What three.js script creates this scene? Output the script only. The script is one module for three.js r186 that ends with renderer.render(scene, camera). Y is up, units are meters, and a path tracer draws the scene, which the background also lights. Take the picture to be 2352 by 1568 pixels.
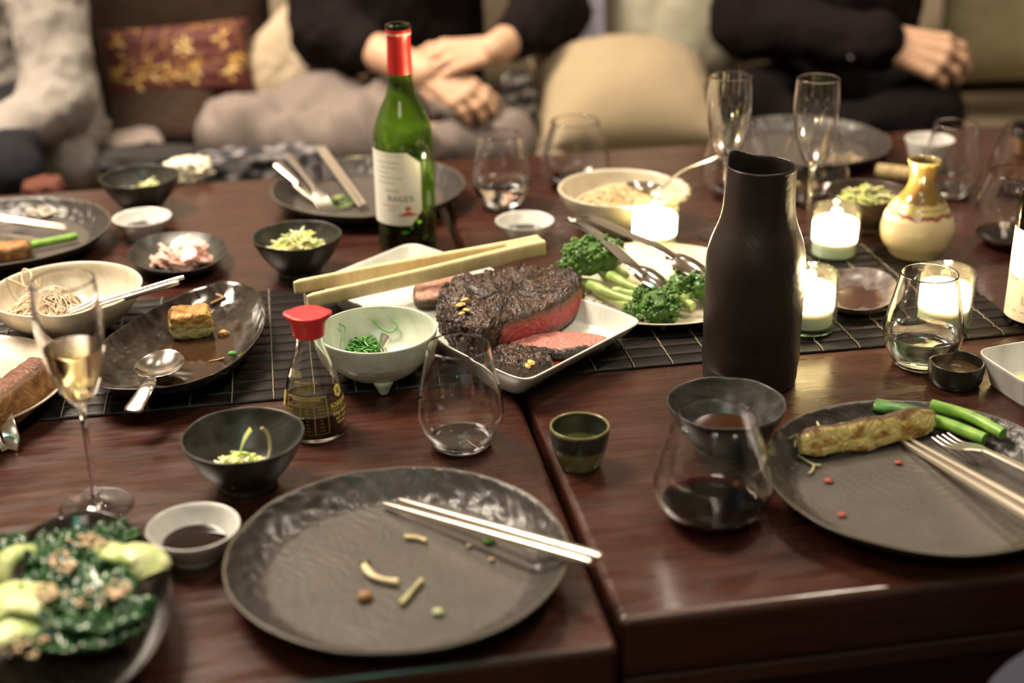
import * as THREE from 'three';
import { RoundedBoxGeometry } from 'three/addons/geometries/RoundedBoxGeometry.js';
import { mergeGeometries, mergeVertices } from 'three/addons/utils/BufferGeometryUtils.js';
import { MarchingCubes } from 'three/addons/objects/MarchingCubes.js';
import { RectAreaLightUniformsLib } from 'three/addons/lights/RectAreaLightUniformsLib.js';
import { createNoise3D } from 'simplex-noise';

// ---------------------------------------------------------------- camera, light, exposure
const T = 0.42;                                   // height of the table top
const FPX = 3267, PW = 2352, PH = 1568;           // 50 mm lens on a full frame, in pixels of the photograph
const scene = new THREE.Scene();
scene.background = new THREE.Color(0x000000);
const camera = new THREE.PerspectiveCamera(2 * Math.atan(PH / 2 / FPX) * 180 / Math.PI, PW / PH, 0.05, 30);
camera.position.set(0, T + 0.62, 0);
camera.rotation.order = 'YXZ';
camera.rotation.set(-24 * Math.PI / 180, 0, -0.9 * Math.PI / 180);
camera.focus = 1.42; camera.userData.fStop = 2.4;
camera.updateMatrixWorld(true);
const renderer = new THREE.WebGLRenderer({ antialias: true });
renderer.toneMapping = THREE.LinearToneMapping;
renderer.toneMappingExposure = 1.22;
renderer.shadowMap.enabled = true;
RectAreaLightUniformsLib.init();
const WARM = [1.0, 0.845, 0.67];
// ceiling lamps: [x, z, width, depth, radiance, colour]
const CEILING_LAMPS = [
  [-1.25, -2.05, 0.85, 0.85, 43, WARM, 'square recessed ceiling lamp over the left end of the sofa'],
  [0.95, -1.9, 0.26, 0.26, 90, WARM, 'square recessed ceiling lamp over the right end of the sofa'],
  [-0.5, 0.75, 0.9, 0.9, 3.6, WARM, 'square recessed ceiling lamp over the near side of the room'],  // added dim fill for the fronts of things, not a known lamp
  [-0.35, -2.75, 0.07, 0.07, 180, WARM, 'small recessed ceiling spotlight above the person in the grey skirt'],  // unseen spot, added to put point highlights on the glasses
  [0.45, -2.8, 0.07, 0.07, 180, WARM, 'small recessed ceiling spotlight above the person in black'],  // second added spot, only there to glint in the glassware
  [0.55, -0.6, 0.06, 0.06, 260, WARM, 'small recessed ceiling spotlight above the eggplant plate'],  // added near spot, gives the glass small bright reflections
];
const COLOUR_LAMPS = [
  [0.12, 0.42, 0.12, 55, [0.12, 1.0, 0.62], 'small green accent lamp on the ceiling'],
  [-0.08, 0.42, 0.09, 45, [0.2, 0.36, 1.0], 'small blue accent lamp on the ceiling'],
];
const CANDLE_CD = 1.0;

// ---------------------------------------------------------------- helpers
let seedState = 20240611;
const rnd = () => { seedState = (seedState + 0x6d2b79f5) | 0; let t = Math.imul(seedState ^ (seedState >>> 15), 1 | seedState); t = (t + Math.imul(t ^ (t >>> 7), 61 | t)) ^ t; return ((t ^ (t >>> 14)) >>> 0) / 4294967296; };
const rr = (a, b) => a + (b - a) * rnd();
const n3 = createNoise3D(rnd);
const fbm = (x, y, z, o = 4) => { let s = 0, a = 0.5; for (let i = 0; i < o; i++) { s += a * n3(x, y, z); x *= 2.03; y *= 2.03; z *= 2.03; a *= 0.5; } return s; };
const V3 = (x, y, z) => new THREE.Vector3(x, y, z);
const V2 = (x, y) => new THREE.Vector2(x, y);
const clamp = (x, a = 0, b = 1) => Math.min(b, Math.max(a, x));
const lerp = (a, b, t) => a + (b - a) * t;
const smooth = (a, b, x) => { const t = clamp((x - a) / (b - a)); return t * t * (3 - 2 * t); };
const mix3 = (a, b, t) => [lerp(a[0], b[0], t), lerp(a[1], b[1], t), lerp(a[2], b[2], t)];

// photograph pixel -> direction; the distance comes from the surface the thing stands on
const rayDir = (px, py) => V3((px - PW / 2) / FPX, -(py - PH / 2) / FPX, -1).applyQuaternion(camera.quaternion);
const onH = (px, py, h = 0) => { const d = rayDir(px, py), t = (T + h - camera.position.y) / d.y; return camera.position.clone().addScaledVector(d, t); };
const onZ = (px, py, z) => { const d = rayDir(px, py); return camera.position.clone().addScaledVector(d, (z - camera.position.z) / d.z); };
const depthOf = (p) => -p.clone().applyMatrix4(camera.matrixWorldInverse).z;
const metres = (px, p) => px * depthOf(p) / FPX;

// table frame: u along the long side, w away from the camera
const YAW = 9.5 * Math.PI / 180, C0 = V3(0.078, T, -0.849);
const E1 = V3(Math.cos(YAW), 0, -Math.sin(YAW)), E2 = V3(-Math.sin(YAW), 0, -Math.cos(YAW));
const uw = (u, w, y = T) => V3(C0.x + E1.x * u + E2.x * w, y, C0.z + E1.z * u + E2.z * w);

const used = new Map();
const numbered = (name) => { const n = used.get(name) ?? 0; used.set(name, n + 1); return n ? name + '_' + String(n).padStart(3, '0') : name; };
function mark(o, label, category, group) { o.userData.label = label; o.userData.category = category; if (group) o.userData.group = group; return o; }
function thing(name, label, category, pos, turn = 0, group) {
  const g = new THREE.Group(); g.name = numbered(name); scene.add(g);
  g.position.copy(pos); g.rotation.y = turn;
  return mark(g, label, category, group);
}
function part(name, geo, material, parent, label) { const m = new THREE.Mesh(geo, material); m.name = name; parent.add(m); if (label) m.userData.label = label; return m; }
function solo(name, geo, material, label, category, pos, turn = 0, group) {        // a thing that is one mesh
  const m = new THREE.Mesh(geo, material); m.name = numbered(name); scene.add(m);
  if (pos) m.position.copy(pos); m.rotation.y = turn;
  return mark(m, label, category, group);
}
function struct(name, geo, material, pos, label) { const m = new THREE.Mesh(geo, material); m.name = name; scene.add(m); if (pos) m.position.copy(pos); m.userData.kind = 'structure'; m.userData.label = label; m.userData.category = name.split('_')[0]; return m; }
function copyOf(o, label, pos, turn, group) { const c = o.clone(); c.name = numbered(o.name.replace(/_\d{3}$/, '')); scene.add(c); c.userData = { ...o.userData }; c.position.copy(pos); if (turn !== undefined) c.rotation.y = turn; if (label) c.userData.label = label; if (group) c.userData.group = group; return c; }

// ---- geometry
function lathe(pts, seg = 64, move) {
  const g = new THREE.LatheGeometry(pts.map(([r, y]) => V2(Math.max(r, 1e-5), y)), seg);
  if (move) {
    const p = g.attributes.position;
    for (let i = 0; i < p.count; i++) { const v = move(V3(p.getX(i), p.getY(i), p.getZ(i))); p.setXYZ(i, v.x, v.y, v.z); }
    weldNormals(g);
  }
  const q = g.attributes.position, uv = g.attributes.uv;
  for (let i = 0; i < q.count; i++) uv.setXY(i, q.getX(i) + q.getY(i) * 0.6, q.getZ(i) + q.getY(i) * 0.8);
  return g;
}
// normals that stay smooth over a seam
function weldNormals(g) {
  const p = g.attributes.position, key = (i) => Math.round(p.getX(i) * 2e5) + '_' + Math.round(p.getY(i) * 2e5) + '_' + Math.round(p.getZ(i) * 2e5);
  g.computeVertexNormals();
  const n = g.attributes.normal, sum = new Map();
  for (let i = 0; i < p.count; i++) { const k = key(i), s = sum.get(k); if (s) { s.x += n.getX(i); s.y += n.getY(i); s.z += n.getZ(i); } else sum.set(k, V3(n.getX(i), n.getY(i), n.getZ(i))); }
  for (let i = 0; i < p.count; i++) { const s = sum.get(key(i)), l = s.length() || 1; n.setXYZ(i, s.x / l, s.y / l, s.z / l); }
  return g;
}
// smooth profile through control points
function curvePts(ctrl, n = 40) { const c = new THREE.CatmullRomCurve3(ctrl.map(([r, y]) => V3(r, y, 0)), false, 'centripetal'); return c.getPoints(n).map((p) => [p.x, p.y]); }

// tube along points; radius(t) may return [rx, ry]
function sweep(points, radius, { seg = 40, radial = 10, cap = true, up = null, square = false, closed = false } = {}) {
  const c = new THREE.CatmullRomCurve3(points, closed, 'centripetal'), pos = [], uv = [], idx = [];
  const rf = typeof radius === 'function' ? radius : () => radius;
  let prev = null; const len = c.getLength();
  for (let i = 0; i <= seg; i++) {
    const t = i / seg, p = c.getPointAt(t), tan = c.getTangentAt(t);
    let s = up ? up.clone() : prev ? prev.clone() : Math.abs(tan.y) < 0.9 ? V3(0, 1, 0) : V3(1, 0, 0);
    s.addScaledVector(tan, -s.dot(tan)).normalize(); prev = s;
    const b = tan.clone().cross(s), r = rf(t), [rx, ry] = Array.isArray(r) ? r : [r, r];
    for (let k = 0; k <= radial; k++) {
      const a = k / radial * 2 * Math.PI; let ca = Math.cos(a), sa = Math.sin(a);
      if (square) { const m = 1 / Math.pow(Math.pow(Math.abs(ca), 5) + Math.pow(Math.abs(sa), 5), 0.2); ca *= m; sa *= m; }
      pos.push(p.x + b.x * ca * rx + s.x * sa * ry, p.y + b.y * ca * rx + s.y * sa * ry, p.z + b.z * ca * rx + s.z * sa * ry);
      uv.push(t * len, k / radial * 0.05);
    }
  }
  const w = radial + 1;
  for (let i = 0; i < seg; i++) for (let k = 0; k < radial; k++) { const a = i * w + k; idx.push(a, a + w, a + 1, a + 1, a + w, a + w + 1); }
  if (cap) for (const e of [0, seg]) {
    const p = c.getPointAt(e / seg), o = pos.length / 3; pos.push(p.x, p.y, p.z); uv.push(0, 0);
    for (let k = 0; k <= radial; k++) { const a = (e * w + k) * 3; pos.push(pos[a], pos[a + 1], pos[a + 2]); uv.push(0, 0); }
    for (let k = 0; k < radial; k++) e ? idx.push(o, o + 2 + k, o + 1 + k) : idx.push(o, o + 1 + k, o + 2 + k);
  }
  const g = new THREE.BufferGeometry();
  g.setAttribute('position', new THREE.Float32BufferAttribute(pos, 3)); g.setAttribute('uv', new THREE.Float32BufferAttribute(uv, 2)); g.setIndex(idx);
  return weldSides(g, w * (seg + 1));
}
function weldSides(g, nSide) {               // smooth side, own normals for the caps
  g.computeVertexNormals();
  const p = g.attributes.position, n = g.attributes.normal, m = new Map(), key = (i) => p.getX(i).toFixed(6) + p.getY(i).toFixed(6) + p.getZ(i).toFixed(6);
  for (let i = 0; i < nSide; i++) { const k = key(i), s = m.get(k) ?? V3(0, 0, 0); s.x += n.getX(i); s.y += n.getY(i); s.z += n.getZ(i); m.set(k, s); }
  for (let i = 0; i < nSide; i++) { const s = m.get(key(i)).clone().normalize(); n.setXYZ(i, s.x, s.y, s.z); }
  return g;
}
// rings of one outline: outline(a) -> [x, z]; rings: [scale, y, inset]
function ringed(outline, rings, seg = 96, move) {
  const pos = [], uv = [], idx = [], w = seg + 1;
  rings.forEach(([s, y, inset = 0]) => {
    for (let k = 0; k <= seg; k++) {
      let [x, z] = outline(k / seg * 2 * Math.PI); const l = Math.hypot(x, z) || 1, f = Math.max(0, s - inset / l);
      let v = V3(x * f, y, z * f); if (move) v = move(v, s, k / seg * 2 * Math.PI); pos.push(v.x, v.y, v.z); uv.push(v.x, v.z);
    }
  });
  for (let i = 0; i < rings.length - 1; i++) for (let k = 0; k < seg; k++) { const a = i * w + k; idx.push(a, a + w, a + 1, a + 1, a + w, a + w + 1); }
  const g = new THREE.BufferGeometry();
  g.setAttribute('position', new THREE.Float32BufferAttribute(pos, 3)); g.setAttribute('uv', new THREE.Float32BufferAttribute(uv, 2)); g.setIndex(idx);
  return weldNormals(g);
}
// outline through measured points (on a plane), as a function of angle about their centre
function outlineOf(pts) {
  const c = V2(0, 0); pts.forEach((p) => c.add(p)); c.multiplyScalar(1 / pts.length);
  const curve = new THREE.CatmullRomCurve3(pts.map((p) => V3(p.x - c.x, 0, p.y - c.y)), true, 'centripetal').getPoints(400), tab = new Array(360).fill(0);
  for (let i = 0; i < 400; i++) {
    const p = curve[i], q = curve[i + 1], a0 = Math.atan2(p.z, p.x); let da = Math.atan2(q.z, q.x) - a0; if (da > Math.PI) da -= 2 * Math.PI; if (da < -Math.PI) da += 2 * Math.PI;
    for (let s = 0; s <= 8; s++) { const a = a0 + da * s / 8, r = lerp(Math.hypot(p.x, p.z), Math.hypot(q.x, q.z), s / 8); tab[((Math.round(a / (2 * Math.PI) * 360) % 360) + 360) % 360] = r; }
  }
  for (let i = 0; i < 360; i++) if (!tab[i]) tab[i] = tab[(i + 359) % 360] || tab[(i + 1) % 360];
  const f = (a) => { const x = ((a / (2 * Math.PI)) % 1 + 1) % 1 * 360, i = Math.floor(x), r = lerp(tab[i % 360], tab[(i + 1) % 360], x - i); return [Math.cos(a) * r, Math.sin(a) * r]; };
  return { f, c };
}
function blob(sx, sy, sz, amp = 0.1, freq = 2, detail = 4, off = rr(0, 50), shape) {
  let g = new THREE.IcosahedronGeometry(1, detail * 3); g.deleteAttribute('normal'); g.deleteAttribute('uv'); g = mergeVertices(g, 1e-4);
  const p = g.attributes.position, uv = [];
  for (let i = 0; i < p.count; i++) {
    let x = p.getX(i), y = p.getY(i), z = p.getZ(i); const d = 1 + amp * fbm(x * freq + off, y * freq, z * freq + off * 0.3, 4);
    if (shape) [x, y, z] = shape(x, y, z);
    p.setXYZ(i, x * sx * d, y * sy * d, z * sz * d); uv.push(x * sx, z * sz);
  }
  g.setAttribute('uv', new THREE.Float32BufferAttribute(uv, 2)); g.computeVertexNormals(); return g;
}
const boxy = (k) => (x, y, z) => { const m = 1 / Math.pow(Math.abs(x) ** k + Math.abs(y) ** k + Math.abs(z) ** k, 1 / k); return [x * m, y * m, z * m]; };
function tint(g, fn) { const p = g.attributes.position, n = g.attributes.normal, c = []; for (let i = 0; i < p.count; i++) c.push(...fn(p.getX(i), p.getY(i), p.getZ(i), n.getX(i), n.getY(i), n.getZ(i))); g.setAttribute('color', new THREE.Float32BufferAttribute(c, 3)); return g; }
const plain = (g) => { const q = g.index ? g.toNonIndexed() : g; for (const k of Object.keys(q.attributes)) if (!['position', 'normal', 'uv', 'color'].includes(k)) q.deleteAttribute(k); return q; };
const joined = (list) => mergeGeometries(list.map((g) => { const q = plain(g); if (!q.attributes.uv) q.setAttribute('uv', new THREE.Float32BufferAttribute(new Float32Array(q.attributes.position.count * 2), 2)); return q; }));
const rbox = (w, h, d, r = 0.004, s = 3) => new RoundedBoxGeometry(w, h, d, s, Math.min(r, w / 2.01, h / 2.01, d / 2.01));
const at = (g, x, y, z, ry = 0, rx = 0, rz = 0) => { const m = new THREE.Matrix4().makeRotationFromEuler(new THREE.Euler(rx, ry, rz, 'YXZ')); m.setPosition(x, y, z); return g.applyMatrix4(m); };
function boxUV(g) { const p = g.attributes.position, n = g.attributes.normal, uv = []; for (let i = 0; i < p.count; i++) { const a = Math.abs(n.getX(i)), b = Math.abs(n.getY(i)), c = Math.abs(n.getZ(i)); b >= a && b >= c ? uv.push(p.getX(i), p.getZ(i)) : a >= c ? uv.push(p.getZ(i), p.getY(i)) : uv.push(p.getX(i), p.getY(i)); } g.setAttribute('uv', new THREE.Float32BufferAttribute(uv, 2)); return g; }
// a mesh from a distance field
function field(fn, lo, hi, cell) {
  const size = [hi.x - lo.x, hi.y - lo.y, hi.z - lo.z], res = Math.ceil(Math.max(...size) / cell) + 4, half = res / 2;
  const mc = new MarchingCubes(res, new THREE.MeshStandardMaterial(), false, false, 400000), c = V3((lo.x + hi.x) / 2, (lo.y + hi.y) / 2, (lo.z + hi.z) / 2);
  const s = size.map((x) => (x / 2) * res / (res - 4));
  for (let k = 0; k < res; k++) for (let j = 0; j < res; j++) for (let i = 0; i < res; i++) mc.field[i + j * res + k * res * res] = -fn(c.x + (i - half) / half * s[0], c.y + (j - half) / half * s[1], c.z + (k - half) / half * s[2]);
  mc.isolation = 0; mc.update();
  const n = mc.count, pos = new Float32Array(n * 3);
  for (let i = 0; i < n; i++) for (let a = 0; a < 3; a++) pos[i * 3 + a] = mc.positionArray[i * 3 + a] * s[a] + [c.x, c.y, c.z][a];
  let g = new THREE.BufferGeometry(); g.setAttribute('position', new THREE.BufferAttribute(pos, 3));
  g = mergeVertices(g, 1e-5);
  const p = g.attributes.position, nn = new Float32Array(p.count * 3), e = cell * 0.5, uv = [];
  for (let i = 0; i < p.count; i++) {
    const x = p.getX(i), y = p.getY(i), z = p.getZ(i), v = V3(fn(x + e, y, z) - fn(x - e, y, z), fn(x, y + e, z) - fn(x, y - e, z), fn(x, y, z + e) - fn(x, y, z - e)).normalize();
    nn.set([v.x, v.y, v.z], i * 3); uv.push(x + z * 0.3, y + z * 0.7);
  }
  g.setAttribute('normal', new THREE.BufferAttribute(nn, 3)); g.setAttribute('uv', new THREE.Float32BufferAttribute(uv, 2));
  return g;
}
const capsule = (x, y, z, a, b, ra, rb) => { const dx = b.x - a.x, dy = b.y - a.y, dz = b.z - a.z, t = clamp(((x - a.x) * dx + (y - a.y) * dy + (z - a.z) * dz) / (dx * dx + dy * dy + dz * dz)); return Math.hypot(x - a.x - dx * t, y - a.y - dy * t, z - a.z - dz * t) - lerp(ra, rb, t); };
const smin = (a, b, k) => { const h = Math.max(k - Math.abs(a - b), 0) / k; return Math.min(a, b) - h * h * k * 0.25; };

// ---- textures and materials
function dataTex(w, h, fn, srgb = false) {
  const d = new Uint8Array(w * h * 4);
  for (let y = 0; y < h; y++) for (let x = 0; x < w; x++) { const c = fn(x / w, y / h), o = (y * w + x) * 4; for (let k = 0; k < 3; k++) d[o + k] = clamp(Array.isArray(c) ? c[k] : c) * 255; d[o + 3] = 255; }
  const t = new THREE.DataTexture(d, w, h); t.wrapS = t.wrapT = THREE.RepeatWrapping; t.magFilter = THREE.LinearFilter; t.minFilter = THREE.LinearFilter; t.needsUpdate = true;
  if (srgb) t.colorSpace = THREE.SRGBColorSpace; return t;
}
// noise that repeats over the unit square
const tileN = (u, v, fx, fy, o = 4, s = 0) => { const a = u * 2 * Math.PI, b = v * 2 * Math.PI; return fbm(Math.cos(a) * fx + s, Math.sin(a) * fx + Math.cos(b) * fy, Math.sin(b) * fy + s * 1.7, o); };
const rep = (t, x, y) => { const c = t.clone(); c.repeat.set(x, y); c.needsUpdate = true; return c; };
const col = (c) => Array.isArray(c) ? new THREE.Color().setRGB(c[0], c[1], c[2]) : new THREE.Color(c);
function mat(color, roughness = 0.5, extra = {}) { const m = new THREE.MeshPhysicalMaterial({ color: col(color), roughness }); for (const [k, v] of Object.entries(extra)) m[k] = ['emissive', 'attenuationColor', 'sheenColor', 'specularColor'].includes(k) ? col(v) : v; return m; }

// ---------------------------------------------------------------- textures
const texWood = dataTex(1024, 512, (u, v) => {
  const warp = tileN(u, v, 0.5, 1.2, 3, 3) * 0.5, g = tileN(u, v + warp * 0.05, 0.7, 13, 4, 7), f = tileN(u, v, 2.2, 60, 2, 11), b = tileN(u, v, 0.6, 2.2, 3, 23);
  const t = clamp(0.5 + g * 0.75 + b * 0.45), k = 1 - clamp(f * 1.5) * 0.28;
  return [0.240 * (0.76 + 0.36 * t) * k, 0.122 * (0.73 + 0.38 * t) * k, 0.085 * (0.74 + 0.36 * t) * k];
}, true);
const texWoodRough = dataTex(512, 256, (u, v) => clamp(0.5 + tileN(u, v, 1.2, 3, 4, 31) * 0.35 + tileN(u, v, 1.5, 30, 2, 41) * 0.2));
const texWoodBump = dataTex(1024, 512, (u, v) => clamp(0.5 + tileN(u, v, 1.5, 48, 3, 11) * 0.6));
const texCloth = dataTex(256, 256, (u, v) => { const a = Math.sin(u * 64 * Math.PI * 2) * 0.25, b = Math.sin(v * 64 * Math.PI * 2) * 0.25; return clamp(0.5 + ((Math.floor(u * 64) + Math.floor(v * 64)) % 2 ? a : b) + tileN(u, v, 3, 3, 3, 3) * 0.35); });
const texSpeck = dataTex(512, 512, (u, v) => { const a = clamp(0.5 + tileN(u, v, 2, 2, 5, 91) * 0.9); return [a, a, a]; });
const texMottle = dataTex(512, 512, (u, v) => { const a = 0.82 + tileN(u, v, 1.4, 1.4, 5, 17) * 0.34 + tileN(u, v, 9, 9, 2, 27) * 0.16; return [a, a * 0.99, a * 0.975]; }, true);
const texFaint = dataTex(512, 512, (u, v) => { const a = 0.95 + tileN(u, v, 1.4, 1.4, 5, 57) * 0.09 + tileN(u, v, 9, 9, 2, 67) * 0.03; return [a, a * 0.995, a * 0.985]; }, true);
const texKnit = dataTex(256, 256, (u, v) => { const a = u * 40, b = v * 50 + Math.abs((a % 1) - 0.5) * 1.2; return clamp(0.5 + 0.3 * Math.cos((a % 1 - 0.5) * Math.PI * 2) * Math.sin(b * Math.PI * 2) + tileN(u, v, 3, 3, 3, 8) * 0.3); });

// ---------------------------------------------------------------- materials
const M = {
  table: mat(0xffffff, 0.62, { map: rep(texWood, 1.1, 2.2), roughnessMap: rep(texWoodRough, 1.4, 2.2), bumpMap: rep(texWoodBump, 1.6, 3.2), bumpScale: 0.00010, clearcoat: 0.45, clearcoatRoughness: 0.22, specularIntensity: 0.8 }),
  tableEdge: mat(0xffffff, 0.55, { map: rep(texWood, 1.1, 2.2) }),
  wall: mat([0.28, 0.25, 0.21], 0.9, { bumpMap: rep(texSpeck, 2, 2), bumpScale: 0.0005 }),
  ceiling: mat([0.42, 0.39, 0.35], 0.9),
  floor: mat(0xffffff, 0.5, { map: rep(texWood, 0.7, 1.6) }),
  slat: mat([0.009, 0.0065, 0.0055], 0.32, { specularIntensity: 0.45, bumpMap: rep(texWoodBump, 3, 20), bumpScale: 0.0002 }),
  thread: mat([0.20, 0.165, 0.12], 0.8),
  dark: mat([0.105, 0.092, 0.082], 0.42, { map: rep(texMottle, 5, 5), roughnessMap: rep(texSpeck, 6, 6) }),
  darkGlaze: mat([0.050, 0.040, 0.033], 0.24, { map: rep(texMottle, 5, 5), roughnessMap: rep(texSpeck, 6, 6) }),
  plateGlaze: mat([1, 1, 1], 0.34, { vertexColors: true, bumpMap: rep(texSpeck, 9, 9), bumpScale: 0.0004, specularIntensity: 0.8 }),
  darkRim: mat([0.12, 0.105, 0.075], 0.35),
  darkBowl: mat([0.050, 0.050, 0.041], 0.33, { map: rep(texMottle, 6, 6) }),
  white: mat([0.74, 0.73, 0.70], 0.22, { map: rep(texFaint, 4, 4), clearcoat: 0.3, clearcoatRoughness: 0.15 }),
  cream: mat([0.70, 0.64, 0.51], 0.26, { map: rep(texFaint, 4, 4), clearcoat: 0.3, clearcoatRoughness: 0.2 }),
  mint: mat([0.60, 0.66, 0.54], 0.3, { map: rep(texFaint, 4, 4), clearcoat: 0.25 }),
  soy: mat([0.012, 0.005, 0.003], 0.05),
  glass: mat([1, 1, 1], 0.0, { transmission: 1, ior: 1.5, thickness: 0.002 }),
  greenGlass: mat([0.93, 0.985, 0.94], 0.0, { transmission: 1, ior: 1.5, thickness: 0 }),
  solidGlass: mat([1, 1, 1], 0.0, { transmission: 1, ior: 1.5, thickness: 0.01 }),
  greenSolid: mat([0.8, 1, 0.86], 0.02, { transmission: 1, ior: 1.5, thickness: 0.01, attenuationColor: [0.72, 0.90, 0.75], attenuationDistance: 0.04 }),
  water: mat([1, 1, 1], 0.0, { transmission: 1, ior: 1.33, thickness: 0.02 }),
  champagne: mat([1, 1, 1], 0.0, { transmission: 1, ior: 1.33, thickness: 0.02, attenuationColor: [0.88, 0.76, 0.34], attenuationDistance: 0.06 }),
  redWine: mat([1, 1, 1], 0.0, { transmission: 1, ior: 1.34, thickness: 0.02, attenuationColor: [0.22, 0.006, 0.012], attenuationDistance: 0.006 }),
  steel: mat([0.68, 0.65, 0.60], 0.16, { metalness: 1 }),
  brushed: mat([0.62, 0.58, 0.52], 0.3, { metalness: 1 }),
  chopstick: mat([0.80, 0.72, 0.60], 0.30, { metalness: 0.9 }),
  bamboo: mat([0.80, 0.64, 0.34], 0.5, { map: rep(texFaint, 6, 2) }),
  carafe: mat([0.021, 0.0145, 0.012], 0.36, { map: rep(texFaint, 4, 4), bumpMap: rep(texSpeck, 8, 8), bumpScale: 0.0002 }),
  noodle: mat([0.64, 0.50, 0.34], 0.42),
  cabbage: mat([0.66, 0.62, 0.24], 0.45, { vertexColors: true }),
  veg: mat([1, 1, 1], 0.42, { vertexColors: true }),
  meat: mat([1, 1, 1], 0.34, { vertexColors: true, bumpMap: rep(texSpeck, 14, 14), bumpScale: 0.0016 }),
  fried: mat([1, 1, 1], 0.5, { vertexColors: true, bumpMap: rep(texSpeck, 16, 16), bumpScale: 0.001 }),
  garlic: mat([0.66, 0.43, 0.13], 0.5),
  thinGlass: mat([1, 1, 1], 0.0, { transmission: 1, ior: 1.5, thickness: 0 }),
  wax: mat([0.94, 0.88, 0.74], 1.0, { transmission: 0.6, thickness: 0 }),
  flame: mat([0, 0, 0], 1, { emissive: [1.0, 0.62, 0.25], emissiveIntensity: 60 }),
  wick: mat([0.02, 0.02, 0.02], 0.9),
};

// ---------------------------------------------------------------- room
const RX = 2.7, RZ0 = -3.75, RZ1 = 1.7, RH = 2.45, TH = 0.12;
const slab = (w, h, d) => boxUV(new THREE.BoxGeometry(w, h, d));
struct('floor', slab(2 * RX + 2 * TH, TH, RZ1 - RZ0 + 2 * TH), M.floor, V3(0, -TH / 2, (RZ0 + RZ1) / 2), 'dark wooden floor under the low table');
struct('ceiling', slab(2 * RX + 2 * TH, TH, RZ1 - RZ0 + 2 * TH), M.ceiling, V3(0, RH + TH / 2, (RZ0 + RZ1) / 2), 'pale plain ceiling above the table');
struct('wall_back', slab(2 * RX + 2 * TH, RH, TH), M.wall, V3(0, RH / 2, RZ0 - TH / 2), 'beige painted wall behind the sofa');
struct('wall_front', slab(2 * RX + 2 * TH, RH, TH), M.wall, V3(0, RH / 2, RZ1 + TH / 2), 'beige painted wall facing the sofa');
struct('wall_left', slab(TH, RH, RZ1 - RZ0), M.wall, V3(-RX - TH / 2, RH / 2, (RZ0 + RZ1) / 2), 'beige painted wall at the left end of the sofa');
struct('wall_right', slab(TH, RH, RZ1 - RZ0), M.wall, V3(RX + TH / 2, RH / 2, (RZ0 + RZ1) / 2), 'beige painted wall at the right end of the sofa');

function ceilingLamp(x, z, w, d, radiance, colour, label) {
  const g = thing('ceiling_lamp', label, 'lamp', V3(x, RH, z));
  part('frame', joined([at(rbox(w + 0.05, 0.02, 0.025, 0.004), 0, -0.01, d / 2 + 0.0125), at(rbox(w + 0.05, 0.02, 0.025, 0.004), 0, -0.01, -d / 2 - 0.0125), at(rbox(0.025, 0.02, d, 0.004), w / 2 + 0.0125, -0.01, 0), at(rbox(0.025, 0.02, d, 0.004), -w / 2 - 0.0125, -0.01, 0)]), M.brushed, g);
  part('diffuser', at(new THREE.BoxGeometry(w, 0.008, d), 0, -0.005, 0), mat([0.8, 0.8, 0.8], 0.6, { emissive: colour, emissiveIntensity: radiance * 0.35 }), g, 'glowing diffuser');
  const l = new THREE.RectAreaLight(new THREE.Color().setRGB(...colour), radiance, w, d);
  l.position.set(0, -0.03, 0); l.rotation.x = -Math.PI / 2; l.name = 'lamp_light'; g.add(l);
}
for (const a of CEILING_LAMPS) ceilingLamp(...a);
for (const [x, z, s, radiance, colour, label] of COLOUR_LAMPS) ceilingLamp(x, z, s, s, radiance, colour, label);

// ---------------------------------------------------------------- the two low tables
const texTop = (g) => boxUV(g);
function lowTable(label, u0, u1, w0, w1) {
  const c = uw((u0 + u1) / 2, (w0 + w1) / 2, 0), W = u1 - u0, D = w1 - w0;
  const g = thing('low_table', label, 'table', c, YAW, 'two low tables pushed together');
  part('tabletop', at(texTop(rbox(W, 0.055, D, 0.008, 4)), 0, T - 0.0275, 0), M.table, g);
  part('apron', at(texTop(rbox(W - 0.008, 0.018, D - 0.008, 0.004)), 0, T - 0.066, 0), M.tableEdge, g, 'thin ledge under the tabletop');
  part('base', at(texTop(rbox(W - 0.16, 0.26, D - 0.16, 0.004)), 0, T - 0.205, 0), M.tableEdge, g);
  for (const [sx, sz] of [[-1, -1], [1, -1], [-1, 1], [1, 1]]) part('leg', at(texTop(rbox(0.09, T - 0.075, 0.09, 0.006)), sx * (W / 2 - 0.06), (T - 0.075) / 2, sz * (D / 2 - 0.06)), M.tableEdge, g);
  return g;
}
lowTable('dark mahogany low table under the soy sauce bottle and wine bottle', -1.2, -0.0035, 0, 1.2);
lowTable('dark mahogany low table under the black carafe and candles', 0.0035, 1.2, 0.03, 1.23);

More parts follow.
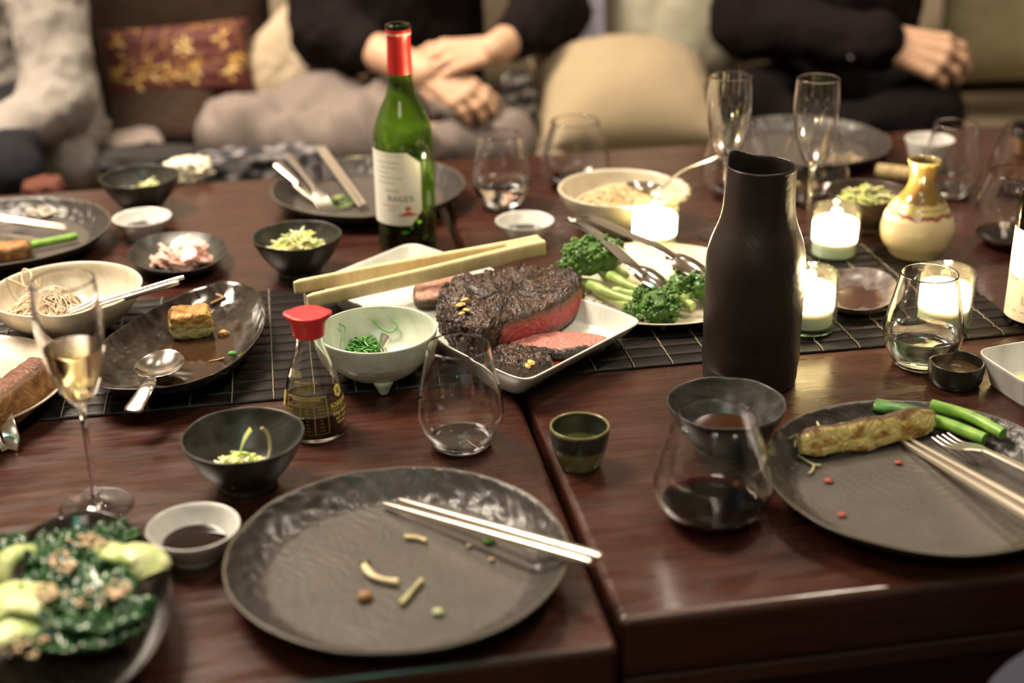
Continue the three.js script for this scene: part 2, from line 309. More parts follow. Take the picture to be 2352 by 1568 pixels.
// ---------------------------------------------------------------- slatted runner
const RUN_H = 0.0054;
{
  const f = onH(1000, 890), b = onH(605, 672), rel = (p) => { const d = p.clone().sub(C0); return [d.dot(E1), d.dot(E2)]; };
  const w0 = rel(f)[1], w1 = rel(b)[1], uEnd = rel(onH(2330, 742))[0], uStart = -0.78, n = 13, pitch = (w1 - w0) / n;
  const L = uEnd - uStart, g = thing('table_runner', 'black slatted bamboo table runner under the dishes and candles', 'runner', uw((uEnd + uStart) / 2, (w0 + w1) / 2, T), YAW);
  const s = new THREE.Shape(); const hw = (pitch - 0.0022) / 2;
  s.moveTo(-hw, 0); s.lineTo(hw, 0); s.quadraticCurveTo(hw + 0.0003, 0.0022, hw - 0.0022, 0.0034); s.quadraticCurveTo(0, 0.0046, -hw + 0.0022, 0.0034); s.quadraticCurveTo(-hw - 0.0003, 0.0022, -hw, 0);
  const base = new THREE.ExtrudeGeometry(s, { depth: L, bevelEnabled: false, curveSegments: 5 }); base.translate(0, 0.0002, -L / 2); base.rotateY(Math.PI / 2);
  const geo = boxUV(base);
  for (let i = 0; i < n; i++) { const m = part('slat', geo, M.slat, g); m.position.set(0, 0, -(i + 0.5 - n / 2) * pitch); m.rotation.x = rr(-0.012, 0.012); }
  const D = n * pitch;
  for (let u = uStart + 0.012; u < uEnd; u += 0.0405) {
    const path = [], x = u - (uStart + uEnd) / 2;
    for (let i = 0; i <= n * 8; i++) { const q = (i / 8) % 1, z = D / 2 - i / (n * 8) * D; path.push(V3(x + rr(-0.0003, 0.0003), 0.0018 + 0.0033 * Math.min(1, 6 * Math.min(q, 1 - q) + 0.35), z)); }
    part('thread', sweep(path, 0.0007, { seg: n * 10, radial: 5 }), M.thread, g);
  }
}

// ---------------------------------------------------------------- crockery
// hammered dark dinner plate
function plateGeo(R = 0.1325) {
  const k = R / 0.1325, ctrl = [[0, 0.0022], [0.084, 0.002], [0.088, 0.0002], [0.094, 0], [0.099, 0.003], [0.112, 0.0085], [0.1225, 0.015], [0.130, 0.022], [0.1323, 0.0243], [0.1318, 0.0256], [0.1302, 0.0254], [0.1245, 0.0198], [0.117, 0.0135], [0.109, 0.0082], [0.104, 0.0066], [0.095, 0.0058], [0.06, 0.0054], [0, 0.0052]];
  return lathe(curvePts(ctrl, 90).map(([r, y]) => [Math.max(0, r) * k, y]), 180, (v) => {
    const r = Math.hypot(v.x, v.z) / k, a = Math.atan2(v.z, v.x);
    const wall = smooth(0.101, 0.109, r) * (1 - smooth(0.1285, 0.1315, r)), up = v.y > 0.0054 + Math.max(0, r - 0.104) * 0.55 ? 1 : 0.3;
    const h = wall * up * 0.0012 * (Math.sin(a * 34 + 3 * n3(a * 2, r * 60, 2)) * 0.55 + n3(v.x * 75, v.z * 75, 3) * 0.8);
    const wob = 1 + 0.006 * n3(Math.cos(a) * 1.1, Math.sin(a) * 1.1, 5) * smooth(0.1, 0.13, r);
    return V3(v.x * wob, v.y + h + 0.0008 * n3(Math.cos(a) * 1.6, Math.sin(a) * 1.6, 9) * smooth(0.12, 0.131, r), v.z * wob);
  });
}
const plateG = tint(plateGeo(), (x, y, z) => { const r = Math.hypot(x, z) + 0.0035 * fbm(x * 70, 3, z * 70, 4), k = 1 - smooth(0.1005, 0.1035, r); const q = 1 + 0.16 * fbm(x * 22, 7, z * 22, 4); return mix3([0.034, 0.029, 0.026], [0.080 * q, 0.068 * q, 0.059 * q], y > 0.0045 ? k : 0); }), plateRim = new THREE.TorusGeometry(0.1316, 0.00095, 8, 180); plateRim.rotateX(Math.PI / 2); plateRim.translate(0, 0.0254, 0);
{ const p = plateRim.attributes.position; for (let i = 0; i < p.count; i++) { const a = Math.atan2(p.getZ(i), p.getX(i)), wob = 1 + 0.006 * n3(Math.cos(a) * 1.1, Math.sin(a) * 1.1, 5); p.setXYZ(i, p.getX(i) * wob, p.getY(i) + 0.0008 * n3(Math.cos(a) * 1.6, Math.sin(a) * 1.6, 9), p.getZ(i) * wob); } }
const PLATE = {};
function dinnerPlate(key, label, px, py, turn = 0) {
  const p = onH(px, py, 0.0255); p.y = T;
  const g = thing('dinner_plate', label, 'plate', p, turn, 'dark dinner plates set round the table');
  part('dish', plateG, M.plateGlaze, g); part('rim', plateRim, M.darkRim, g, 'olive brown glazed rim');
  PLATE[key] = p; return g;
}
dinnerPlate('main', 'large dark round plate with chopsticks and a few noodle scraps', 912, 1264, 0.3);
dinnerPlate('right', 'large dark round plate holding roasted eggplant, asparagus and a fork', 2116, 1079, 1.4);
dinnerPlate('back', 'large dark round plate with fork and knife behind the green wine bottle', 846, 425, 2.2);
dinnerPlate('left', 'large dark round plate with a green asparagus stalk and fried piece', 7, 528, 3.3);
dinnerPlate('far', 'large dark round plate with noodle scraps behind the champagne flutes', 1838, 320, 4.1);

// flared dark bowls
const bowlProfile = curvePts([[0, 0.006], [0.0195, 0.006], [0.0215, 0.0003], [0.025, 0], [0.0262, 0.0015], [0.0262, 0.0065], [0.031, 0.0115], [0.042, 0.025], [0.0505, 0.0405], [0.0532, 0.0478], [0.0530, 0.0492], [0.0516, 0.0490], [0.0485, 0.0415], [0.040, 0.0272], [0.029, 0.0142], [0.018, 0.0092], [0, 0.0082]], 70);
const bowlG = lathe(bowlProfile, 72, (v) => { const a = Math.atan2(v.z, v.x), r = Math.hypot(v.x, v.z); const e = 1 + 0.01 * n3(Math.cos(a), Math.sin(a), 31) * smooth(0.02, 0.05, r); return V3(v.x * e, v.y + 0.0009 * n3(Math.cos(a) * 1.3, Math.sin(a) * 1.3, 3) * smooth(0.03, 0.05, r), v.z * e); });
const BOWL = {};
function flaredBowl(key, label, px, py, m = M.darkBowl, s = 1) {
  const p = onH(px, py, 0.0488 * s); p.y = T; const g = solo('flared_bowl', bowlG, m, label, 'bowl', p, rr(0, 6), 'small flared dark bowls'); g.scale.setScalar(s); BOWL[key] = p; return g;
}
flaredBowl('near', 'small flared dark bowl with shredded cabbage beside the red-capped sauce bottle', 558, 998);
flaredBowl('mid', 'small flared dark bowl of shredded cabbage in front of the far plate with cutlery', 682, 540);
flaredBowl('corner', 'small flared dark bowl with little cabbage next to the cream napkin', 320, 404);
flaredBowl('sauce', 'small flared grey bowl with brown sauce behind the red wine glass', 1668, 924, mat([0.075, 0.072, 0.07], 0.3, { map: rep(texMottle, 6, 6) }));
flaredBowl('candle', 'small brown bowl heaped with cabbage beside the round-bellied sake bottle', 1995, 440, mat([0.085, 0.055, 0.042], 0.4, { map: rep(texMottle, 6, 6) }));
{ const g = lathe([[0, 0.0215], [0.0335, 0.0215], [0.0338, 0.0212], [0.0325, 0.0195], [0.028, 0.0149], [0.0175, 0.0105], [0, 0.0095]], 48); const b = scene.children.find((o) => o.userData.label.startsWith('small flared grey bowl')); part('sauce', g, mat([0.035, 0.014, 0.005], 0.06), b, 'thin brown dipping sauce'); }

// little white soy dishes
const soyDishG = lathe(curvePts([[0, 0.004], [0.017, 0.004], [0.0185, 0.0002], [0.0212, 0], [0.0222, 0.0025], [0.0262, 0.0085], [0.0335, 0.019], [0.0372, 0.0252], [0.0371, 0.0266], [0.0357, 0.0265], [0.0305, 0.0185], [0.0245, 0.0105], [0.0195, 0.0066], [0, 0.006]], 60), 64);
const soyPoolG = lathe([[0, 0.0127], [0.0252, 0.0127], [0.0256, 0.0125], [0.0243, 0.0104], [0.0195, 0.0064], [0, 0.0058]], 48);
const soyPoolLow = lathe([[0, 0.0098], [0.0222, 0.0098], [0.0226, 0.0095], [0.0195, 0.0064], [0, 0.0058]], 48);
for (const [label, px, py, full] of [
  ['small white dish of soy sauce touching the large plate with noodle scraps', 443, 1207, 1],
  ['small white dish of soy sauce next to the wooden tongs', 1205, 505, 0],
  ['small white dish of soy sauce beside the pickled ginger', 326, 497, 0]]) {
  const p = onH(px, py, 0.0266); p.y = T; const g = thing('sauce_dish', label, 'dish', p, rr(0, 6), 'white soy sauce dishes');
  part('dish', soyDishG, M.white, g); part('soy_sauce', soyPoolG, M.soy, g, 'dark soy sauce');
}
// white cup at the back right
{ const p = onH(2136, 318, 0.046); p.y = T; solo('white_cup', lathe(curvePts([[0, 0.004], [0.017, 0.004], [0.0185, 0], [0.021, 0], [0.022, 0.004], [0.027, 0.02], [0.0345, 0.044], [0.0345, 0.0462], [0.033, 0.046], [0.026, 0.022], [0.019, 0.0085], [0, 0.007]], 50), 56), M.white, 'small plain white cup behind the water glass and sake bottle', 'cup', p); }

// footed pale bowl with throwing rings
{
  const p = onH(865, 757, 0.0565); p.y = T + 0.0005;
  const ctrl = [[0, 0.0095], [0.024, 0.0095], [0.036, 0.0140], [0.0435, 0.0208], [0.0448, 0.0217], [0.0485, 0.0262], [0.0492, 0.0266], [0.0535, 0.0325], [0.0540, 0.033], [0.0575, 0.0425], [0.0598, 0.053], [0.0598, 0.0568], [0.0588, 0.0574], [0.0578, 0.0565], [0.0558, 0.0435], [0.050, 0.0315], [0.041, 0.0215], [0.028, 0.0145], [0, 0.0130]];
  const g = thing('footed_bowl', 'pale green white footed bowl with seaweed behind the red-capped bottle', 'bowl', p);
  part('bowl', lathe(curvePts(ctrl, 110), 80), M.mint, g);
  for (const a of [1.35, 3.44, 5.55]) part('foot', at(lathe(curvePts([[0, -0.0125], [0.004, -0.012], [0.0065, -0.007], [0.0105, 0.0015], [0.0095, 0.0035], [0, 0.004]], 16), 20), Math.cos(a) * 0.032, 0.0125, Math.sin(a) * 0.032), M.mint, g);
  const specks = []; for (let i = 0; i < 34; i++) { const a = rr(0.2, 2.9), y = rr(0.026, 0.05), r = y < 0.0325 ? lerp(0.0485, 0.0537, (y - 0.026) / 0.0065) : y < 0.0425 ? lerp(0.0537, 0.0575, (y - 0.0325) / 0.01) : lerp(0.0575, 0.0597, (y - 0.0425) / 0.0105); specks.push(at(new THREE.SphereGeometry(rr(0.0003, 0.0007), 5, 4), Math.cos(a) * (r + 0.0001), y, Math.sin(a) * (r + 0.0001))); }
  const sp = part('glaze_specks', joined(specks), mat([0.05, 0.035, 0.02], 0.6), g, 'tiny iron specks in the glaze'); sp.userData.kind = 'stuff';
  BOWL.footed = p;
}
// wide pale noodle bowls
function wideBowl(R, H, base) { return lathe(curvePts([[0, 0.003], [base - 0.004, 0.003], [base - 0.002, 0], [base + 0.002, 0], [base + 0.004, 0.003], [lerp(base, R, 0.45), H * 0.28], [lerp(base, R, 0.8), H * 0.62], [R, H * 0.97], [R, H], [R - 0.003, H], [lerp(base, R, 0.76), H * 0.64], [lerp(base, R, 0.4), H * 0.32], [base * 0.8, 0.0078], [0, 0.0065]], 80), 80, (v) => { const a = Math.atan2(v.z, v.x), e = 1 + 0.012 * n3(Math.cos(a), Math.sin(a), R * 100); return V3(v.x * e, v.y, v.z * e); }); }
{
  const p = onH(150, 668, 0.05); p.y = T + RUN_H; BOWL.soba = p;
  solo('noodle_bowl', wideBowl(0.081, 0.048, 0.04), M.cream, 'cream round bowl of soba noodles behind the champagne flute', 'bowl', p);
  const q = onH(1424, 430, 0.052); q.y = T; BOWL.sesame = q;
  const g = thing('serving_bowl', 'cream serving bowl of sesame noodles with a spoon behind the candle', 'bowl', q);
  part('bowl', wideBowl(0.080, 0.052, 0.042), M.cream, g);
  const lobe = []; for (let i = 0; i < 5; i++) { const a = 0.45 - i * 0.2; lobe.push(at(blob(0.009, 0.0055, 0.008, 0.05, 2, 2), Math.cos(a) * 0.083, 0.0475, Math.sin(a) * 0.083)); }
  part('scalloped_handle', joined(lobe), M.cream, g);
}
// cream round plates
function flatPlate(R, H) { return lathe(curvePts([[0, 0.002], [R * 0.62, 0.002], [R * 0.64, 0], [R * 0.68, 0], [R * 0.7, 0.003], [R * 0.86, H * 0.4], [R * 0.97, H * 0.86], [R, H * 0.97], [R * 0.998, H * 1.04], [R * 0.985, H * 1.03], [R * 0.9, H * 0.72], [R * 0.8, H * 0.42], [R * 0.7, H * 0.3], [0, H * 0.27]], 80), 110); }
{
  const p = onH(1506, 648, 0.018); p.y = T + RUN_H; PLATE.broccoli = p;
  solo('serving_plate', flatPlate(0.127, 0.0142), M.cream, 'cream round plate of broccolini in front of the bowl with candle', 'plate', p);
  const q = onH(-127, 884, 0.024); q.y = T + RUN_H; PLATE.pork = q;
  solo('serving_plate', flatPlate(0.118, 0.02), mat([0.62, 0.53, 0.42], 0.3, { map: rep(texFaint, 4, 4), clearcoat: 0.3 }), 'beige round plate with a piece of roast pork belly', 'plate', q);
}
// dishes with a measured outline
function outlineDish(name, label, category, px, rimH, rings, m, base = T) {
  const { f, c } = outlineOf(px.map(([x, y]) => { const p = onH(x, y, rimH + base - T); return V2(p.x, p.z); }));
  return { g: solo(name, ringed(f, rings, 140), m, label, category, V3(c.x, base, c.y)), f, c };
}
const dishRings = (H, t = 0.003, foot = 0.55) => [[0, 0.002], [foot * 0.9, 0.002], [foot * 0.95, 0], [foot, 0], [foot + 0.04, 0.002], [lerp(foot, 1, 0.5), H * 0.3], [lerp(foot, 1, 0.8), H * 0.62], [0.985, H * 0.93], [1, H * 0.985], [0.998, H], [0.985, H], [0.96, H * 0.9], [lerp(foot, 1, 0.72), H * 0.58 + t * 0.4], [lerp(foot, 1, 0.42), H * 0.3 + t * 0.5], [foot, 0.002 + t * 1.1], [foot * 0.8, 0.0015 + t], [0, 0.001 + t]];
const oval = outlineDish('oval_platter', 'dark oval dish with one piece of fried tofu and a serving spoon', 'dish', [[206, 838], [226, 886], [327, 893], [430, 880], [517, 846], [572, 802], [607, 746], [606, 700], [578, 660], [517, 645], [448, 662], [381, 692], [300, 738], [240, 780]], 0.030, dishRings(0.030, 0.003, 0.6), M.darkGlaze, T + RUN_H);
const greensDish = outlineDish('oval_platter', 'dark oval dish of bok choy with chopped garlic', 'dish', [[-120, 1330], [-20, 1262], [60, 1220], [140, 1182], [215, 1170], [290, 1194], [352, 1250], [392, 1330], [388, 1420], [345, 1505], [270, 1575], [170, 1640], [40, 1680], [-80, 1660], [-160, 1560], [-165, 1430]], 0.034, dishRings(0.034, 0.003, 0.66), M.darkGlaze);
const gingerDish = outlineDish('small_dish', 'small dark squarish dish of pink pickled ginger', 'dish', [[293, 590], [312, 556], [352, 538], [408, 533], [468, 536], [508, 548], [522, 570], [505, 596], [462, 616], [408, 624], [350, 620], [310, 608]], 0.020, dishRings(0.020, 0.0025, 0.5), M.darkBowl);
const smearDish = outlineDish('small_dish', 'small round dish with smeared brown sauce between the candles', 'dish', [[1886, 664], [1900, 636], [1935, 619], [1975, 614], [2020, 619], [2052, 637], [2064, 664], [2050, 692], [2015, 708], [1975, 712], [1930, 706], [1898, 690]], 0.016, dishRings(0.016, 0.0025, 0.6), mat([0.17, 0.135, 0.135], 0.35, { map: rep(texMottle, 8, 8) }), T + RUN_H);
{
  const pool = ringed((a) => { const r = 0.68 + 0.25 * n3(Math.cos(a) * 1.2, Math.sin(a) * 1.2, 4) + 0.06 * n3(Math.cos(a) * 5, Math.sin(a) * 5, 9), [x, z] = smearDish.f(a); return [x * r * 1.02 - 0.003, z * r * 1.02 - 0.003]; }, [[0, 0.0048], [0.5, 0.0049], [0.93, 0.0048], [1, 0.0042]], 90);
  part('sauce_smear', pool, mat([0.045, 0.02, 0.017], 0.2), smearDish.g, 'glossy dark sauce left in the dish');
  const oil = ringed((a) => { const [x, z] = oval.f(a), r = 0.57 + 0.05 * n3(Math.cos(a) * 2, Math.sin(a) * 2, 14); return [x * r, z * r]; }, [[0, 0.0052], [0.5, 0.0053], [0.94, 0.0052], [1, 0.0047]], 90);
  part('sauce', oil, mat([0.035, 0.016, 0.008], 0.08), oval.g, 'thin brown sauce film');
}
// rectangular platter of the steak
const PLAT = {};
{
  const quad = [[945, 556], [1484, 737], [1205, 882], [712, 650]].map(([x, y]) => { const p = onH(x, y, 0.033); return V2(p.x, p.z); }), c = V2(0, 0); quad.forEach((p) => c.addScaledVector(p, 0.25));
  const edges = quad.map((p, i) => { const q = quad[(i + 1) % 4], n = V2(q.y - p.y, p.x - q.x).normalize(); if (n.dot(p.clone().sub(c)) < 0) n.negate(); return [n, n.dot(p.clone().sub(c))]; });
  const sq = (ang) => { const d = V2(Math.cos(ang), Math.sin(ang)); let m = 0; for (const [n, k] of edges) m += Math.pow(Math.max(0, n.dot(d)) / k, 15); m = Math.pow(m, -1 / 15); return [d.x * m, d.y * m]; };
  const H = 0.0290, rings = [[1, 0.003, 0.2], [1, 0.003, 0.036], [1, 0, 0.033], [1, 0, 0.029], [1, 0.0035, 0.026], [1, 0.0145, 0.0125], [1, 0.0245, 0.003], [1, 0.028, 0.0002], [1, H, 0.0008], [1, H + 0.0001, 0.0025], [1, H - 0.002, 0.0045], [1, 0.0185, 0.0115], [1, 0.0100, 0.021], [1, 0.0078, 0.027], [1, 0.0070, 0.034], [1, 0.0067, 0.06], [1, 0.0067, 0.2]];
  PLAT.p = V3(c.x, T + RUN_H, c.y); PLAT.floor = 0.0070 + RUN_H;
  solo('rectangular_platter', ringed(sq, rings, 320), mat([0.70, 0.72, 0.66], 0.2, { map: rep(texFaint, 3, 3), clearcoat: 0.4, clearcoatRoughness: 0.1 }), 'white rectangular platter carrying the grilled steak', 'platter', PLAT.p);
}
// white square dish at the right edge
{
  const p = onH(2386, 836, 0.03), w = 0.044, sq = (a) => { const c = Math.cos(a), s = Math.sin(a), m = w / Math.pow(Math.abs(c) ** 6 + Math.abs(s) ** 6, 1 / 6); return [c * m, s * m]; };
  const g = thing('square_dish', 'white square dish with a dab of wasabi beside the dark sake cup', 'dish', V3(p.x, T, p.z), 0.32);
  part('dish', ringed(sq, [[0, 0.003], [0.66, 0.003], [0.68, 0], [0.74, 0], [0.77, 0.003], [0.86, 0.016], [0.97, 0.029], [1, 0.0325], [0.99, 0.034], [0.96, 0.0335], [0.86, 0.021], [0.76, 0.0085], [0.7, 0.0058], [0, 0.0052]], 96), M.white, g);
  solo('wasabi', blob(0.014, 0.006, 0.012, 0.3, 3, 3), mat([0.48, 0.52, 0.16], 0.6), 'dab of pale green wasabi in the white square dish', 'wasabi', V3(p.x - 0.012, T + 0.0095, p.z - 0.002));
}

// ---------------------------------------------------------------- glasses
const shell = (outer, t, floorY, n = 60) => {          // closed thin wall from an outer profile that starts at the base
  const o = curvePts(outer, n), inner = o.filter(([, y]) => y >= floorY).map(([r, y]) => [r - t, y]).reverse();
  return [[0, o[0][1]], ...o, [o[n][0] - t * 0.5, o[n][1] + t * 0.5], ...inner, [0, floorY]];
};
const levelOf = (outer, gap, from, to, n = 60) => {    // liquid that fills the glass between two heights
  const o = curvePts(outer, n).filter(([, y]) => y > from && y < to).map(([r, y]) => [r - gap, y]);
  const rTop = o[o.length - 1][0], rBot = o[0][0];
  return [[0, from], [rBot * 0.92, from], ...o, [rTop + 0.0001, to - 0.0003], [rTop - 0.0006, to], [0, to]];
};
const tumblerO = [[0.0225, 0], [0.0262, 0.0022], [0.031, 0.0105], [0.0370, 0.0215], [0.0396, 0.0335], [0.0392, 0.044], [0.0372, 0.056], [0.0325, 0.0775], [0.0292, 0.094], [0.0285, 0.100]];
const wineO = [[0.026, 0], [0.0305, 0.0018], [0.0385, 0.0085], [0.0465, 0.0185], [0.0492, 0.029], [0.0482, 0.040], [0.0445, 0.0565], [0.0388, 0.0745], [0.0345, 0.088], [0.0336, 0.0925]];
const tumblerG = lathe(shell(tumblerO, 0.0014, 0.0058), 72), tumblerBase = lathe([[0, 0.0006], [0.0222, 0.0006], [0.0258, 0.0024], [0.0278, 0.0052], [0, 0.0054]], 56);
const wineG = lathe(shell(wineO, 0.0013, 0.0030), 80), wineBase = lathe([[0, 0.0005], [0.026, 0.0005], [0.0300, 0.0019], [0.0305, 0.0026], [0, 0.0027]], 56);
function tumbler(label, px, py, water, h = 0) {
  const p = onH(px, py, h); const g = thing('stemless_tumbler', label, 'glass', p, rr(0, 6), 'stemless water tumblers');
  part('bowl', tumblerG, M.glass, g); part('base', tumblerBase, M.solidGlass, g);
  if (water) part('water', lathe(levelOf(tumblerO, 0.0016, 0.0061, water), 64), M.water, g, 'clear still water');
  return p;
}
tumbler('empty stemless tumbler standing in front of the steak platter', 1060, 1020, 0.0095);
tumbler('stemless tumbler half full of water in front of a lit candle', 2112, 836, 0.0365, 0);
tumbler('stemless tumbler half full of water beside the green wine bottle', 1153, 472, 0.033);
tumbler('stemless tumbler with a little water behind the round-bellied sake bottle', 2178, 447, 0.012);
function wineGlass(label, px, py, wine) {
  const g = thing('stemless_wine_glass', label, 'glass', onH(px, py), rr(0, 6), 'stemless wine glasses');
  part('bowl', wineG, M.glass, g); part('base', wineBase, M.solidGlass, g);
  if (wine) part('red_wine', lathe(levelOf(wineO, 0.0015, 0.0033, wine), 72), M.redWine, g, 'dark red wine');
}
wineGlass('stemless wine glass with red wine in front of the grey sauce bowl', 1633, 1186, 0.0150);
wineGlass('stemless wine glass with a little red wine behind the cream serving bowl', 1320, 424, 0.010);
wineGlass('nearly empty stemless wine glass behind the champagne flute over the serving spoon', 1690, 446, 0.0062);
wineGlass('nearly empty stemless wine glass behind the champagne flute by the cabbage bowl', 1862, 462, 0);
wineGlass('stemless wine glass with red wine in front of the labelled bottle', 2318, 560, 0.0140);
wineGlass('empty stemless wine glass next to the brown sake cup', 2350, 440, 0);

const fluteO = [[0.0040, 0.0985], [0.0105, 0.1035], [0.0190, 0.1215], [0.0250, 0.1475], [0.0274, 0.1715], [0.0268, 0.1925], [0.0256, 0.2080]];
const fluteG = (() => { const o = curvePts(fluteO, 44); return lathe([...o, [o[44][0] - 0.0005, o[44][1] + 0.0004], ...o.map(([r, y]) => [Math.max(0.0005, r - 0.0013), y + 0.0004]).reverse()], 64); })();
const fluteStem = lathe(curvePts([[0.0001, 0], [0.0305, 0], [0.0316, 0.0006], [0.0305, 0.0014], [0.013, 0.0030], [0.0058, 0.006], [0.0033, 0.012], [0.0027, 0.035], [0.0027, 0.075], [0.0034, 0.091], [0.0052, 0.0975], [0.0098, 0.1027], [0.0001, 0.1033]], 60), 40);
function flute(label, p, fill) {
  const g = thing('champagne_flute', label, 'glass', p, rr(0, 6), 'champagne flutes');
  part('bowl', fluteG, M.glass, g); part('stem', fluteStem, M.solidGlass, g, 'clear stem with round foot');
  if (fill) part('champagne', lathe(levelOf(fluteO, 0.0016, 0.1045, fill), 56), M.champagne, g, 'pale gold champagne');
}
flute('champagne flute two thirds full of pale gold champagne', onH(222, 1162), 0.1500);
flute('empty champagne flute standing left of the other behind the black carafe', onH(1661, 544), 0);
flute('empty champagne flute standing behind the candle and the black carafe', onH(1853, 553), 0);

// ---------------------------------------------------------------- candles in glass
const holderO = curvePts([[0.0270, 0], [0.0292, 0.0015], [0.0298, 0.006], [0.0300, 0.03], [0.0303, 0.0635], [0.0300, 0.0652]], 40).map(([r, y], i) => [r + (i > 4 && i < 38 ? 0.00018 * Math.sin(i * 1.9) : 0), y]);
const holderG = lathe([[0, 0], ...holderO, ...holderO.filter(([, y]) => y > 0.0055).map(([r, y]) => [r - 0.0020, y]).reverse(), [0, 0.0055]], 64);
const holderBase = lathe([[0, 0.0005], [0.0262, 0.0005], [0.0283, 0.0016], [0.0286, 0.0048], [0, 0.0050]], 56);
const ribs = []; for (let i = 0; i < 13; i++) { const t = new THREE.TorusGeometry(0.0303, 0.00035, 5, 64); t.rotateX(Math.PI / 2); t.translate(0, 0.009 + i * 0.0042 + rr(-0.0005, 0.0005), 0); ribs.push(t); } const ribG = joined(ribs);
const waxLow = lathe([[0, 0.0070], [0.0252, 0.0070], [0.0259, 0.0078], [0.0262, 0.0200], [0.0258, 0.0262], [0.0200, 0.0256], [0, 0.0250]], 48);
const waxShell = lathe(curvePts([[0.0266, 0.0203], [0.0269, 0.0240], [0.0270, 0.0350], [0.0270, 0.0465], [0.0264, 0.0482], [0.0252, 0.0478]], 24), 56);
const flameG = lathe(curvePts([[0.0001, 0.0325], [0.0018, 0.0335], [0.0032, 0.0370], [0.0024, 0.0425], [0.0010, 0.0475], [0.0001, 0.0500]], 24), 20);
const wickG = at(new THREE.CylinderGeometry(0.0006, 0.0007, 0.009, 8), 0, 0.0292, 0);
for (const [label, cLabel, px, py, h] of [
  ['ribbed greenish glass candle holder in front of the cream serving bowl', 'lit candle glowing in the glass in front of the cream serving bowl', 1502, 577, 0],
  ['ribbed greenish glass candle holder beside the round-bellied sake bottle', 'lit candle glowing in the glass beside the round-bellied sake bottle', 1913, 592, 0],
  ['ribbed greenish glass candle holder right next to the black carafe', 'lit candle glowing in the glass next to the black carafe', 1853, 752, RUN_H],
  ['ribbed greenish glass candle holder behind the half full water tumbler', 'lit candle glowing in the glass behind the half full water tumbler', 2161, 750, RUN_H]]) {
  const p = onH(px, py, h);
  const g = thing('candle_holder', label, 'candle holder', p, rr(0, 6), 'glass candle holders');
  const hg = part('glass', holderG, M.greenGlass, g); part('base', holderBase, M.greenSolid, g, 'thick green glass base'); part('ribs', ribG, M.greenGlass, hg);
  const c = thing('candle', cLabel, 'candle', p.clone().add(V3(0, 0, 0)), rr(0, 6), 'lit candles');
  const pool = part('wax', waxLow, mat([0.75, 0.74, 0.66], 0.5), c); part('wax_wall', waxShell, M.wax, c, 'thin translucent wax wall lit from inside'); part('wick', wickG, M.wick, pool); part('flame', flameG, M.flame, c);
  const l = new THREE.PointLight(new THREE.Color().setRGB(1.0, 0.70, 0.40), CANDLE_CD); l.position.set(0, 0.0395, 0); l.shadow.radius = 0.3; l.name = 'candle_light'; c.add(l);
}

// ---------------------------------------------------------------- bottles
function canvasTex(w, h, draw) { const c = document.createElement('canvas'); c.width = w; c.height = h; const x = c.getContext('2d'); x.clearRect(0, 0, w, h); draw(x, w, h); const t = new THREE.CanvasTexture(c); t.colorSpace = THREE.SRGBColorSpace; return t; }
function wrap(profile, phi0, phi1, off, seg = 40, n = 24) {            // a printed band round a lathe body
  const c = new THREE.CatmullRomCurve3(profile.map(([r, y]) => V3(r + off, y, 0)), false, 'centripetal');
  return new THREE.LatheGeometry(c.getSpacedPoints(n).map((p) => V2(p.x, p.y)), seg, phi0, phi1 - phi0);
}
const bottleO = [[0.030, 0.0002], [0.0350, 0.0015], [0.0370, 0.006], [0.0372, 0.02], [0.0372, 0.05], [0.0372, 0.08], [0.0372, 0.11], [0.0371, 0.134], [0.0362, 0.148], [0.0322, 0.163], [0.0255, 0.179], [0.0190, 0.193], [0.0158, 0.206], [0.0148, 0.222], [0.0142, 0.252], [0.0138, 0.272]];
function wineBottle(label, p, glassM, wineH, turn) {
  const g = thing('wine_bottle', label, 'bottle', p, turn);
  part('glass', lathe([[0, 0.010], [0.014, 0.008], [0.024, 0.003], ...curvePts(bottleO, 70)], 72), glassM, g);
  part('mouth', lathe(curvePts([[0.0138, 0.2715], [0.0148, 0.273], [0.0150, 0.2775], [0.0142, 0.2790], [0.0105, 0.2790], [0.0098, 0.277], [0.0098, 0.255]], 24), 48), glassM, g, 'open bottle mouth');
  if (wineH) part('red_wine', lathe([[0, 0.0115], [0.0145, 0.0095], [0.0245, 0.0045], [0.033, 0.0035], [0.0355, 0.007], [0.0357, wineH], [0, wineH + 0.0003]], 56), mat([0.006, 0.002, 0.002], 0.1), g, 'dark wine left in the bottle');
  return g;
}
